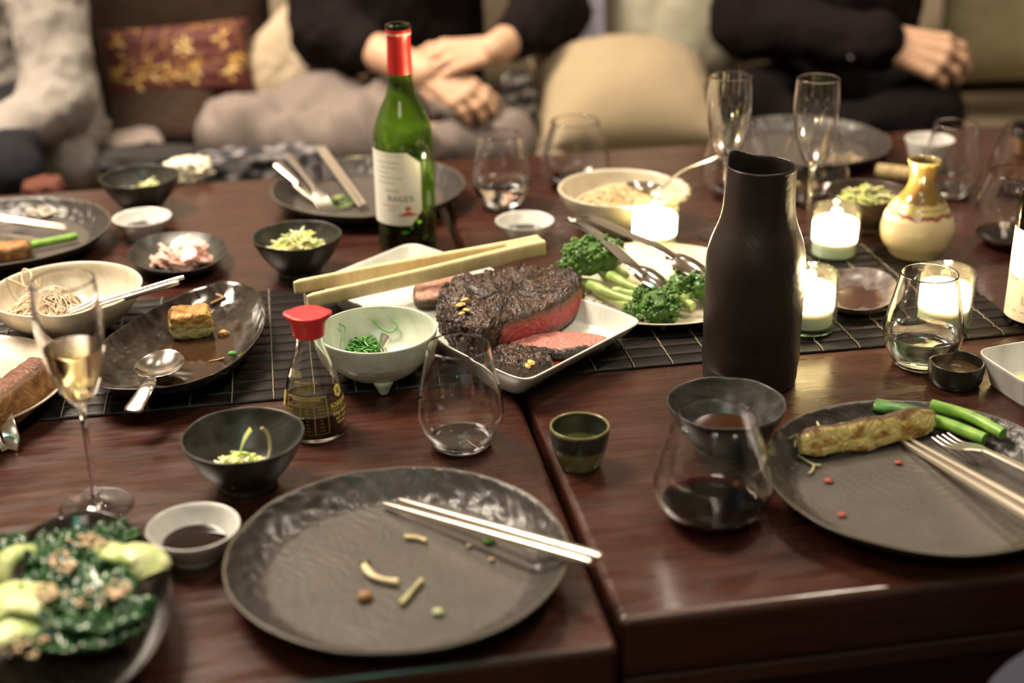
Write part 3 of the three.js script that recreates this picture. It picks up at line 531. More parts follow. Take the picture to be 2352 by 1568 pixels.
{
  const p = onH(937, 562), g = wineBottle('open green wine bottle with red neck foil and cream label', p, mat([0.42, 0.66, 0.17], 0.0, { transmission: 1, ior: 1.5, thickness: 0 }), 0.040, 0);
  const foil = part('neck_foil', lathe(curvePts([[0.01495, 0.2205], [0.0151, 0.2208], [0.0146, 0.245], [0.0143, 0.2640], [0.0149, 0.2660], [0.0152, 0.2715], [0.0148, 0.2735]], 30), 56), mat([0.40, 0.014, 0.014], 0.32), g, 'red foil capsule');
  const ring = canvasTex(512, 32, (x) => { x.fillStyle = '#f3e6dc'; x.font = 'bold 22px sans-serif'; x.textAlign = 'center'; for (let i = 0; i < 6; i++) x.fillText('PAUILLAC', 44 + i * 86, 24); });
  part('foil_print', wrap([[0.0149, 0.2662], [0.0152, 0.2705]], -3.1, 3.1, 0.00012, 48, 3), mat([1, 1, 1], 0.5, { map: ring, transparent: true }), foil, 'band of small white lettering');
  const lab = canvasTex(900, 900, (x, w, h) => {
    const cut = (d) => { x.beginPath(); x.moveTo(d, 0); x.lineTo(w - d * 1.5, 0); x.lineTo(w, d * 1.3); x.lineTo(w, h - d * 1.6); x.lineTo(w - d * 1.3, h); x.lineTo(d, h); x.lineTo(0, h - d); x.lineTo(0, d); x.closePath(); };
    cut(110); x.fillStyle = '#f2f0e4'; x.fill();
    x.strokeStyle = '#c9bda0'; x.lineWidth = 5; x.strokeRect(60, 40, 640, 3);
    x.fillStyle = '#4f5a50'; x.font = 'bold 96px serif'; x.textAlign = 'left'; x.fillText('BAGES', 470, 600);
    x.fillStyle = '#9aa096'; for (let i = 0; i < 5; i++) x.fillRect(330 + (i % 2) * 40, 120 + i * 62, 300 - (i % 3) * 60, 10);
    x.fillRect(440, 462, 190, 14); x.fillRect(470, 690, 120, 9); x.fillRect(470, 715, 90, 9);
    x.fillStyle = '#d2685c'; x.fillRect(400, 648, 210, 12);
    x.fillStyle = '#cf6156'; x.fillRect(690, 668, 70, 44); x.fillRect(702, 650, 14, 20); x.fillRect(736, 650, 14, 20); x.beginPath(); x.moveTo(612, 770); x.lineTo(724, 716); x.lineTo(838, 770); x.closePath(); x.fill(); x.fillRect(604, 766, 244, 16);
  });
  part('label', wrap([[0.0372, 0.0385], [0.0372, 0.09], [0.0372, 0.131]], -1.85, 0.62, 0.0004, 60, 10), mat([0.92, 0.92, 0.92], 0.6, { map: lab, transparent: true }), g, 'cream paper label with cut corners');
}
{
  const p = onH(2384, 742), g = wineBottle('dark wine bottle with a pale back label at the runner end', p, mat([0.16, 0.14, 0.06], 0.0, { transmission: 1, ior: 1.5, thickness: 0 }), 0.12, 0);
  const lab = canvasTex(800, 900, (x, w, h) => {
    x.fillStyle = '#efe2cb'; x.fillRect(0, 0, w, h); x.fillStyle = '#8d8174';
    for (let i = 0; i < 9; i++) for (let k = 0; k < 7; k++) if ((i * 5 + k * 3) % 7) x.fillRect(60 + k * 98, 120 + i * 34, 72, 7);
    x.fillStyle = '#cbb894'; x.fillRect(0, 400, w, 7);
    x.fillStyle = '#453c36'; x.font = 'bold 40px sans-serif'; x.fillText('750 ML', 70, 500); for (let i = 0; i < 26; i++) if (i % 3) x.fillRect(260 + i * 8, 640, 3 + (i % 2) * 2, 90);
    for (let k = 0; k < 6; k++) x.fillRect(60 + k * 105, 800, 60, 6);
  });
  part('label', wrap([[0.0372, 0.012], [0.0372, 0.06], [0.0372, 0.112]], -1.7, 0.6, 0.0004, 60, 10), mat([0.92, 0.92, 0.92], 0.6, { map: lab }), g, 'pale printed back label');
}
// soy sauce bottle
{
  const p = onH(727, 988), g = thing('soy_sauce_bottle', 'glass soy sauce dispenser bottle with red two-spout cap', 'bottle', p, 0);
  const o = [[0.0262, 0], [0.0283, 0.0012], [0.0290, 0.005], [0.0288, 0.018], [0.0278, 0.032], [0.0258, 0.0455], [0.0222, 0.060], [0.0178, 0.073], [0.0145, 0.083], [0.0128, 0.091], [0.0125, 0.0965], [0.0122, 0.100]];
  const soyGlass = part('glass', lathe(shell(o, 0.0018, 0.004, 60), 72), M.glass, g);
  part('soy_sauce', lathe(levelOf(o, 0.0021, 0.0044, 0.0255), 64), mat([0.010, 0.004, 0.002], 0.06), g, 'dark soy sauce');
  const film = levelOf(o, 0.00205, 0.0258, 0.0385);
  part('sauce_film', lathe(film.slice(2, film.length - 2), 56), mat([0.80, 0.66, 0.44], 0.0, { transmission: 1, thickness: 0, ior: 1.33 }), g, 'brown film of sauce on the glass');
  const capTurn = 0.05, capR = (a) => { const c = Math.pow(Math.abs(Math.cos(a)), 16); return 1 + 0.22 * c; };
  const cap = lathe(curvePts([[0.0140, 0.0985], [0.0145, 0.0990], [0.0153, 0.105], [0.0167, 0.1130], [0.0178, 0.1165], [0.0183, 0.1195], [0.0177, 0.1205], [0.012, 0.1209], [0.0001, 0.1210]], 50), 96, (v) => { const a = Math.atan2(v.z, v.x), k = smooth(0.1120, 0.1165, v.y) * smooth(0.006, 0.0165, Math.hypot(v.x, v.z)), s = 1 + (capR(a) - 1) * k; return V3(v.x * s, v.y + (s - 1) * 0.004, v.z * s); });
  cap.rotateY(capTurn); part('cap', cap, mat([0.72, 0.035, 0.04], 0.36), g, 'red plastic cap with two pouring spouts');
  const txt = canvasTex(1400, 1100, (x) => {
    const Y = '#f2dc6a'; x.fillStyle = Y; x.strokeStyle = Y; x.lineWidth = 5;
    // curved small print higher up
    x.textAlign = 'center';
    x.save(); x.font = '26px sans-serif'; for (let r = 0; r < 4; r++) x.fillText('UNDER U.S. PATENTS', 330 + r * 16, 40 + r * 30); x.restore();
    x.font = 'bold 34px sans-serif'; x.fillText('WHEAT, SOYBEANS, SALT', 560, 210);
    x.font = '24px sans-serif'; ['REFRIGERATE AFTER OPENING', 'TRADITIONALLY BREWED', 'INGREDIENTS: WATER,', 'SODIUM BENZOATE'].forEach((s, i) => x.fillText(s, 560 - i * 12, 252 + i * 40));
    // nutrition table
    x.strokeRect(250, 430, 620, 610); x.fillRect(250, 430, 620, 8); x.font = 'bold 34px sans-serif'; x.fillText('NUTRITION INFORMATION', 560, 480);
    x.font = '26px sans-serif'; x.fillText('SERVING SIZE 15 mL', 560, 520); x.fillText('SERVINGS PER PACKAGE 10', 560, 556);
    x.beginPath(); x.moveTo(250, 580); x.lineTo(870, 580); x.moveTo(480, 580); x.lineTo(480, 1040); x.moveTo(680, 580); x.lineTo(680, 1040); x.stroke();
    ['ENERGY', 'PROTEIN', 'FAT', '-SAT', 'CARBS', '-SUGAR', 'SODIUM'].forEach((s, i) => { x.textAlign = 'left'; x.fillText(s, 262, 660 + i * 56); x.textAlign = 'center'; x.fillText(['PER', '53 kJ', '1.6 g', '0 g', '0 g', '1.7 g', '0.6 g'][i], 580, 640 + i * 58); x.fillText(['PER 100', '353 kJ', '10.4 g', '0 g', '0 g', '11.2 g', '4.1 g'][i], 775, 640 + i * 58); });
    x.fillRect(60, 420, 60, 260); x.textAlign = 'left'; x.font = '24px sans-serif'; for (let i = 0; i < 7; i++) x.fillText('SOY', 140, 460 + i * 34);
    // emblem and brand
    x.save(); x.translate(1120, 420); x.beginPath(); for (let i = 0; i < 6; i++) { const a = i * Math.PI / 3 + Math.PI / 6; x.lineTo(Math.cos(a) * 92, Math.sin(a) * 110); } x.closePath(); x.fill(); x.fillStyle = '#2a1a08'; x.font = 'bold 110px serif'; x.textAlign = 'center'; x.fillText('\u842c', 0, 34); x.fillRect(-44, -46, 88, 10); x.fillRect(-30, -62, 10, 40); x.fillRect(20, -62, 10, 40); x.strokeStyle = '#2a1a08'; x.lineWidth = 12; x.strokeRect(-30, -22, 60, 36); x.beginPath(); x.moveTo(-40, 60); x.lineTo(-40, 24); x.lineTo(40, 24); x.lineTo(40, 60); x.moveTo(0, -22); x.lineTo(0, 62); x.stroke(); x.restore();
    x.fillStyle = Y; x.textAlign = 'left'; x.font = 'bold 96px serif'; x.fillText('KIKKOMAN', 925, 650); x.font = '34px sans-serif'; x.fillText('NATURALLY BREWED', 945, 700); x.font = 'bold 84px sans-serif'; x.fillText('Soy Sauce', 945, 790); x.font = 'bold 54px sans-serif'; x.fillText('NET CONT', 985, 870); x.fillText('150 mL', 1000, 940);
  });
  part('print', wrap([[0.0286, 0.0065], [0.0288, 0.018], [0.0278, 0.032], [0.0258, 0.0455], [0.0222, 0.060], [0.0185, 0.071]], -1.50, 1.85, 0.0002, 90, 40), mat([0.95, 0.95, 0.95], 0.5, { map: txt, transparent: true }), soyGlass, 'yellow printed lettering and nutrition table');
}
// black carafe with a pulled spout
{
  const p = onH(1720, 868);
  const ctrl = [[0, 0.004], [0.040, 0.004], [0.042, 0], [0.0445, 0.0002], [0.0462, 0.003], [0.0474, 0.03], [0.0483, 0.075], [0.0484, 0.112], [0.0482, 0.125], [0.0466, 0.139], [0.0424, 0.153], [0.0376, 0.166], [0.0348, 0.178], [0.0337, 0.192], [0.0332, 0.208], [0.0331, 0.2200], [0.0331, 0.2225], [0.0322, 0.2238], [0.0310, 0.2228], [0.0306, 0.20], [0.0315, 0.182], [0.035, 0.165], [0.044, 0.13], [0.0455, 0.075], [0.0435, 0.01], [0, 0.008]];
  const dir = Math.atan2(-0.80, -0.60);
  const g = lathe(curvePts(ctrl, 130), 120, (v) => { const a = Math.atan2(v.z, v.x); let d = Math.abs(a - dir); if (d > Math.PI) d = 2 * Math.PI - d; const k = smooth(0.185, 0.224, v.y), sp = Math.exp(-d * d / 0.16), near = Math.exp(-d * d / 0.8) - sp; const s = 1 + k * (0.20 * sp - 0.05 * near); return V3(v.x * s, v.y + k * (0.0055 * sp - 0.0008), v.z * s); });
  solo('carafe', g, M.carafe, 'tall matte black ceramic carafe with pinched pouring lip', 'carafe', p);
}
// sake bottle
{
  const p = onH(2101, 582, RUN_H);
  const ctrl = [[0, 0.003], [0.027, 0.003], [0.0285, 0], [0.0300, 0.001], [0.0345, 0.008], [0.0418, 0.019], [0.0442, 0.031], [0.0430, 0.042], [0.0392, 0.053], [0.0352, 0.0600], [0.0330, 0.0625], [0.0310, 0.0660], [0.0292, 0.0680], [0.0262, 0.0725], [0.0205, 0.080], [0.0168, 0.088], [0.0155, 0.097], [0.0162, 0.107], [0.0186, 0.1145], [0.0196, 0.1175], [0.0188, 0.1190], [0.0168, 0.1178], [0.0140, 0.110], [0.0125, 0.098], [0.0125, 0.09]];
  const g = lathe(curvePts(ctrl, 150).map(([r, y]) => [r + (y < 0.055 && r > 0.03 ? 0.00022 * Math.sin(y * 1900) : 0), y]), 72);
  tint(g, (x, y, z) => { const a = Math.atan2(z, x), q = y + 0.0022 * n3(Math.cos(a) * 2, Math.sin(a) * 2, 7) + 0.0009 * n3(x * 200, y * 200, z * 200); const body = [0.60, 0.49, 0.30], band = [0.17, 0.055, 0.04], top = [0.105, 0.062, 0.018], olive = [0.30, 0.24, 0.09]; let c = body; c = mix3(c, band, smooth(0.0535, 0.0555, q)); c = mix3(c, olive, smooth(0.0575, 0.0600, q)); c = mix3(c, top, smooth(0.068, 0.072, q)); c = mix3(c, olive, smooth(0.114, 0.1165, q) * 0.9); return c; });
  solo('sake_bottle', g, mat([1, 1, 1], 0.22, { vertexColors: true, clearcoat: 0.6, clearcoatRoughness: 0.08 }), 'round-bellied cream sake bottle with brown glazed neck', 'bottle', p);
}
// sake cups
function sakeCup(label, p, ctrl, colour, rough = 0.25) { const g = lathe(curvePts(ctrl, 80), 64); tint(g, colour); return solo('sake_cup', g, mat([1, 1, 1], rough, { vertexColors: true, clearcoat: 0.5, clearcoatRoughness: 0.12 }), label, 'cup', p, rr(0, 6)); }
sakeCup('small olive green sake cup with dark band beside the table seam', onH(1331, 1066), [[0, 0.002], [0.014, 0.002], [0.0155, 0], [0.0175, 0.0005], [0.0205, 0.007], [0.0242, 0.019], [0.0262, 0.030], [0.0266, 0.0375], [0.0262, 0.0395], [0.0248, 0.0392], [0.0240, 0.030], [0.0222, 0.020], [0.017, 0.0085], [0, 0.0062]], (x, y, z) => { const r = Math.hypot(x, z), inside = r < 0.0247 - Math.max(0, 0.034 - y) * 0.34; const q = y + 0.001 * n3(x * 90, y * 90, z * 90); if (inside && y < 0.0385) return mix3([0.40, 0.22, 0.07], [0.02, 0.025, 0.018], smooth(0.0285, 0.031, q)); return q > 0.0375 ? [0.17, 0.16, 0.06] : mix3([0.16, 0.15, 0.045], [0.02, 0.03, 0.022], smooth(0.0195, 0.0215, q)); });
const lowCup = [[0, 0.002], [0.020, 0.002], [0.0215, 0], [0.0235, 0.0005], [0.0262, 0.006], [0.0272, 0.015], [0.0272, 0.0225], [0.0268, 0.0238], [0.0250, 0.0236], [0.0245, 0.016], [0.0225, 0.0085], [0, 0.0068]];
const lowTint = (x, y, z) => { const r = Math.hypot(x, z); return r < 0.0243 && y > 0.0055 ? [0.20, 0.12, 0.055] : [0.022, 0.023, 0.015]; };
sakeCup('low dark green sake cup beside the half full water tumbler', onH(2192, 878), lowCup, lowTint);
sakeCup('brown sake cup with dark rim near the far right corner', onH(2352, 352), [[0, 0.002], [0.014, 0.002], [0.0155, 0], [0.018, 0.0005], [0.0215, 0.009], [0.0258, 0.022], [0.0285, 0.034], [0.0285, 0.0405], [0.0278, 0.0425], [0.026, 0.042], [0.0255, 0.034], [0.0222, 0.020], [0.017, 0.0085], [0, 0.0062]], (x, y, z) => (y > 0.028 ? [0.02, 0.016, 0.012] : [0.26, 0.10, 0.03]));
// short wooden handle
{ const a = onH(2014, 392, 0.012), b = onH(2096, 402, 0.012); solo('wooden_pestle', (() => { const c = a.clone().add(b).multiplyScalar(0.5); const d = b.clone().sub(a).multiplyScalar(0.5); return sweep([d.clone().negate(), V3(0, 0, 0), d], (t) => 0.0115 - 0.0015 * Math.abs(t - 0.5), { seg: 10, radial: 20 }); })(), mat([0.50, 0.37, 0.17], 0.55, { map: rep(texMottle, 20, 3) }), 'short pale wooden stick lying behind the round-bellied sake bottle', 'stick', a.clone().add(b).multiplyScalar(0.5)); }

// ---------------------------------------------------------------- cutlery
const mid = (a, b, t = 0.5) => a.clone().lerp(b, t);
function fromWorld(geoMaker, base) { const g = geoMaker((p) => p.clone().sub(base)); return g; }
function stick(name, label, category, a, b, r0, r1, m, group, opt = {}) {          // straight rod from a to b
  const c = mid(a, b); c.y = Math.min(a.y, b.y);
  return solo(name, sweep([a.clone().sub(c), mid(a, b).sub(c), b.clone().sub(c)], (t) => lerp(r0, r1, t) * (t < 0.012 || t > 0.988 ? 0.8 : 1), { seg: 24, radial: 16, up: V3(0, 1, 0), ...opt }), m, label, category, c, 0, group);
}
const P3 = (px, py, h) => onH(px, py, h);
{
  const grp = 'chopsticks on the plate with noodle scraps';
  stick('chopstick', 'pale metal chopstick with the longer reach, closer to the noodle scraps', 'chopstick', P3(882, 1157, 0.0105), P3(1358, 1291, 0.0355), 0.0022, 0.0033, M.chopstick, grp, { square: true });
  stick('chopstick', 'pale metal chopstick closer to the far rim of the plate with noodle scraps', 'chopstick', P3(917, 1148, 0.0105), P3(1381, 1279, 0.0355), 0.0022, 0.0033, M.chopstick, grp, { square: true });
}
{
  const grp = 'chopsticks beside the eggplant';
  stick('chopstick', 'pale metal chopstick farther from the fork on the eggplant plate', 'chopstick', P3(2072, 1014, 0.0095), P3(2440, 1232, 0.035), 0.0021, 0.0034, M.chopstick, grp, { square: true });
  stick('chopstick', 'pale metal chopstick lying closer to the fork on the eggplant plate', 'chopstick', P3(2086, 1008, 0.0098), P3(2445, 1205, 0.035), 0.0021, 0.0034, M.chopstick, grp, { square: true });
}
{
  const grp = 'steel chopsticks in the soba bowl';
  stick('chopstick', 'round steel chopstick in the soba bowl closer to the pickled ginger', 'chopstick', P3(90, 735, 0.030), P3(423, 636, 0.068), 0.0018, 0.0029, M.steel, grp);
  stick('chopstick', 'round steel chopstick in the soba bowl closer to the oval dish', 'chopstick', P3(88, 744, 0.030), P3(411, 648, 0.068), 0.0018, 0.0029, M.steel, grp);
}
{
  const grp = 'chopsticks on the plate with asparagus stalk';
  stick('chopstick', 'pale metal chopstick closer to the asparagus stalk on the left plate', 'chopstick', P3(152, 527, 0.014), P3(-90, 494, 0.034), 0.002, 0.003, M.chopstick, grp, { square: true });
  stick('chopstick', 'pale metal chopstick closer to the onion scraps on the left plate', 'chopstick', P3(150, 520, 0.014), P3(-90, 484, 0.034), 0.002, 0.003, M.chopstick, grp, { square: true });
  stick('chopstick', 'pale metal chopstick next to the fork behind the wine bottle', 'chopstick', P3(828, 474, 0.014), P3(728, 338, 0.046), 0.0022, 0.0034, M.chopstick, 'chopsticks behind the wine bottle', { square: true });
  stick('chopstick', 'pale metal chopstick nearer the green glass behind the wine bottle', 'chopstick', P3(838, 469, 0.014), P3(741, 338, 0.046), 0.0022, 0.0034, M.chopstick, 'chopsticks behind the wine bottle', { square: true });
}
// forks: neck from a (tine tips) to b (end of the handle)
function fork(label, a, b, m, lift = 0.004) {
  const c = mid(a, b); c.y = Math.min(a.y, b.y) - 0.002; const d = b.clone().sub(a), L = d.length(); d.normalize(); const s = V3(-d.z, 0, d.x).normalize(), g = thing('fork', label, 'fork', c);
  const pt = (t, off, y) => a.clone().addScaledVector(d, t * L).addScaledVector(s, off).add(V3(0, y, 0)).sub(c);
  const W = 0.0105;
  const head = part('head', sweep([pt(0.235, 0, lift * 0.5), pt(0.29, 0, lift), pt(0.36, 0, lift * 1.2)], (t) => [lerp(W * 1.02, 0.0042, t * t * (3 - 2 * t)), 0.0011], { seg: 16, radial: 14, up: V3(0, 1, 0) }), m, g);
  for (let i = 0; i < 4; i++) { const o = (i - 1.5) * W * 0.58; part('tine', sweep([pt(0.24, o, lift * 0.5), pt(0.12, o, -0.001), pt(0.0, o, 0.002)], (t) => [lerp(0.0017, 0.0009, t), 0.0009], { seg: 10, radial: 8, up: V3(0, 1, 0) }), m, head); }
  part('handle', sweep([pt(0.35, 0, lift * 1.2), pt(0.5, 0, lift * 1.0), pt(0.75, 0, lift * 0.6), pt(1, 0, 0)], (t) => [lerp(0.0032, 0.0085, Math.pow(t, 1.6)) * (t > 0.97 ? 0.8 : 1), 0.0014], { seg: 24, radial: 14, up: V3(0, 1, 0) }), m, g);
  return g;
}
fork('steel fork lying beside the asparagus on the eggplant plate', P3(2158, 1004, 0.010), P3(2470, 1128, 0.034), M.brushed);
fork('steel fork on the plate behind the wine bottle', P3(760, 490, 0.012), P3(660, 352, 0.046), M.brushed);
fork('steel fork on the plate with the single asparagus stalk', P3(70, 505, 0.012), P3(-100, 556, 0.034), M.brushed);
// table knife beside the fork at the back, and a flat knife on the left plate
function knife(label, a, b) {
  const c = mid(a, b); c.y = Math.min(a.y, b.y); const q = (t, y = 0) => a.clone().lerp(b, t).sub(c).add(V3(0, y, 0)), g = thing('table_knife', label, 'knife', c);
  part('blade', sweep([q(0), q(0.2), q(0.48)], (t) => [lerp(0.004, 0.0085, Math.sqrt(t)), 0.0008], { seg: 14, radial: 12, up: V3(0, 1, 0) }), M.steel, g);
  part('handle', sweep([q(0.47), q(0.7), q(1)], (t) => [lerp(0.0055, 0.0088, t), 0.0028], { seg: 14, radial: 14, up: V3(0, 1, 0) }), M.brushed, g);
}
knife('steel table knife on the plate behind the wine bottle', P3(728, 462, 0.012), P3(640, 378, 0.046));
knife('steel table knife on the plate with the single asparagus stalk', P3(92, 552, 0.010), P3(-120, 520, 0.034));
// spoons
function spoon(label, bowlC, handleEnd, len, wid, m, depth = 0.008, handleMid, hw = 1) {
  const c = bowlC.clone(), d = V3(handleEnd.x - c.x, 0, handleEnd.z - c.z).normalize(), turn = -Math.atan2(d.z, d.x), g = thing('spoon', label, 'spoon', c, turn);
  const ov = (a) => { const r = 1 + 0.12 * Math.cos(a); return [Math.cos(a) * len, Math.sin(a) * wid * r * 0.95]; };
  part('bowl', ringed(ov, [[0, -depth], [0.4, -depth * 0.88], [0.7, -depth * 0.58], [0.9, -depth * 0.22], [1, 0], [0.985, 0.0007], [0.9, -depth * 0.18 + 0.0006], [0.7, -depth * 0.52 + 0.0006], [0.4, -depth * 0.8 + 0.0006], [0, -depth * 0.91 + 0.0006]], 60), m, g);
  const inv = (p) => g.worldToLocal(p.clone()); g.updateMatrixWorld(true);
  const e = inv(handleEnd), mm = handleMid ? inv(handleMid) : V3(e.x * 0.5, e.y * 0.5 + 0.006, e.z * 0.5);
  part('handle', sweep([V3(len * 0.93, -0.0006, 0), V3(len * 1.15, 0.0012, 0), mm, e], (t) => [lerp(0.0042, 0.0105, Math.pow(t, 1.7)) * hw * (t > 0.975 ? 0.78 : 1), 0.0016], { seg: 30, radial: 14, up: V3(0, 1, 0) }), m, g);
  return g;
}
spoon('silver serving spoon resting on the dark oval dish', P3(368, 834, 0.026), P3(304, 944, 0.030), 0.033, 0.0255, M.steel, 0.010, P3(340, 885, 0.042));
spoon('long-handled spoon standing in the cream serving bowl', P3(1478, 426, 0.052), P3(1652, 358, 0.105), 0.024, 0.017, M.steel, 0.006, P3(1560, 396, 0.076), 0.6);
{ // handle of a spoon standing in the footed bowl
  const a = BOWL.footed.clone().add(V3(-0.010, 0.026, 0.004)), b = P3(886, 768, 0.050);
  spoon('small spoon standing in the footed bowl of seaweed', a, b, 0.016, 0.011, M.steel, 0.004, mid(a, b, 0.55).add(V3(0.004, -0.002, 0)), 0.8);
}
// wooden tongs
{
  const e0 = P3(1243, 562, 0.058), A = P3(676, 660, 0.047), B = P3(706, 692, 0.046), c = mid(e0, A); c.y = T + 0.04;
  const g = thing('wooden_tongs', 'pale bamboo tongs lying across the white steak platter', 'tongs', c), q = (p) => p.clone().sub(c), e1 = mid(e0, mid(A, B), 0.15), side = V3(0.0, 0, 1);
  const dir = mid(A, B).sub(e0).normalize(), s = V3(-dir.z, 0, dir.x).normalize(); if (s.z < 0) s.negate();
  const arm = (tip, o) => sweep([q(e0.clone().addScaledVector(s, o * 0.0085)), q(e1.clone().addScaledVector(s, o * 0.0092)), q(mid(e0, tip, 0.55).addScaledVector(s, o * 0.005)), q(tip)], (t) => [lerp(0.0048, 0.0036, t), lerp(0.0088, 0.0078, t)].map((v) => v * (t > 0.985 ? 0.8 : 1)), { seg: 40, radial: 20, square: true, up: V3(0, 1, 0) });
  part('arm', arm(A, -1), M.bamboo, g); part('arm', arm(B, 1), M.bamboo, g);
  part('joint', sweep([q(e0), q(mid(e0, e1, 0.5)), q(e1)], [0.0058, 0.0084].map((v) => v) && (() => [0.0056, 0.0083]), { seg: 8, radial: 16, square: true, up: V3(0, 1, 0) }), M.bamboo, g, 'wooden block joining the arms');
}
// steel tongs over the broccolini
{
  const p0 = P3(1312, 506, 0.050), c = P3(1450, 590, 0.03), q = (p) => p.clone().sub(c), g = thing('serving_tongs', 'shiny steel serving tongs with spoon ends on the broccolini', 'tongs', c);
  const strip = (pts, w) => sweep(pts.map(q), (t) => [w(t), 0.0009], { seg: 50, radial: 12, up: V3(0, 1, 0) });
  part('arm', strip([p0, P3(1342, 520, 0.056), P3(1400, 560, 0.062), P3(1448, 604, 0.062), P3(1482, 632, 0.056)], (t) => lerp(0.0085, 0.0075, t)), M.steel, g);
  part('arm', strip([p0.clone().add(V3(0.002, 0.001, -0.003)), P3(1345, 498, 0.056), P3(1430, 532, 0.062), P3(1510, 566, 0.064), P3(1552, 592, 0.058)], (t) => lerp(0.0085, 0.0075, t)), M.steel, g);
  const cup = (p, from, l, w) => { const o = ringed((a) => [Math.cos(a) * l * (1 + 0.15 * Math.cos(a)), Math.sin(a) * w], [[0, 0.009], [0.4, 0.008], [0.75, 0.0048], [1, 0], [0.98, -0.0008], [0.74, 0.0040], [0.4, 0.0072], [0, 0.0082]], 44), d = p.clone().sub(from); o.rotateZ(Math.atan2(d.y, Math.hypot(d.x, d.z)) * 0.8); o.rotateY(-Math.atan2(d.z, d.x)); const v = q(p); o.translate(v.x, v.y, v.z); return o; };
  part('spoon_end', cup(P3(1492, 638, 0.049), P3(1448, 604, 0.062), 0.030, 0.0165), M.steel, g); part('spoon_end', cup(P3(1578, 610, 0.049), P3(1510, 566, 0.064), 0.032, 0.0175), M.steel, g);
  part('bend', at(new THREE.TorusGeometry(0.0075, 0.0016, 10, 24, Math.PI), q(p0).x, q(p0).y, q(p0).z, 2.2, Math.PI / 2), M.steel, g);
}
// steel tongs at the left edge
{
  const c = P3(10, 1010, 0), q = (p) => p.clone().sub(c), g = thing('serving_tongs', 'bent steel tongs leaning on the beige pork plate', 'tongs', c);
  part('arm', sweep([P3(-60, 790, 0.050), P3(-14, 880, 0.040), P3(12, 960, 0.026), P3(27, 1012, 0.010), P3(22, 1030, 0.003)].map(q), () => [0.0075, 0.0009], { seg: 36, radial: 12, up: V3(0.2, 0.9, 0.4).normalize() }), M.steel, g);
  part('arm', sweep([P3(-110, 850, 0.044), P3(-50, 930, 0.034), P3(-8, 985, 0.018), P3(16, 1020, 0.006), P3(22, 1030, 0.003)].map(q), () => [0.0075, 0.0009], { seg: 36, radial: 12, up: V3(0.2, 0.9, 0.4).normalize() }), M.steel, g);
}

// ---------------------------------------------------------------- steak
const onPlat = (px, py, h) => onH(px, py, PLAT.floor + h);
function slabOfMeat(name, label, pxs, h, thick, paint, { rough = 0.002, seg = 150, topScale = 0.9, cat = 'steak', group, rings, cut } = {}) {
  const { f, c } = outlineOf(pxs.map(([x, y]) => { const p = onPlat(x, y, h); return V2(p.x, p.z); }));
  const R = rings ?? [[0, 0], [0.5, 0], [0.85, 0], [0.93, 0.0012], ...Array.from({ length: 18 }, (_, i) => { const t = (i + 1) / 19; return [0.95 + 0.05 * Math.sin(Math.PI * Math.pow(t, 0.9)), thick * t * 0.985]; }), [0.925, thick], [topScale - 0.03, thick], ...[0.82, 0.74, 0.66, 0.58, 0.5, 0.42, 0.34, 0.26, 0.18, 0.1, 0].map((s) => [s, thick * (1 + 0.03 * (1 - s))])];
  const g = ringed(f, R, seg, (v, s, a) => { const n = rough * (cut && s > 0.9 && a >= 0 ? cut(a) : 1) * (fbm(v.x * 48 + c.x * 99, v.y * 48, v.z * 48, 5) * 1.8 + 0.35 * n3(v.x * 210, v.y * 210, v.z * 210)) * smooth(0.0, 0.004, v.y), k = 1 + (s > 0.9 ? n / 0.03 * 0.4 : 0); return V3(v.x * k, Math.max(0, v.y + n * (s < 0.95 ? 1 : 0.3)), v.z * k); });
  tint(g, (x, y, z, nx, ny, nz) => { const a = Math.atan2(z, x), [ox, oz] = f(a); return paint(x, y, z, nx, ny, nz, a, thick, Math.hypot(x, z) / Math.hypot(ox, oz)); });
  boxUV(g); return solo(name, g, M.meat, label, cat, V3(c.x, T + PLAT.floor + 0.0012, c.y), 0, group);
}
const crust = (x, y, z) => { const n = clamp(0.5 + fbm(x * 110, y * 110, z * 110, 4)); return mix3([0.012, 0.007, 0.005], [0.12, 0.055, 0.026], n * n); };
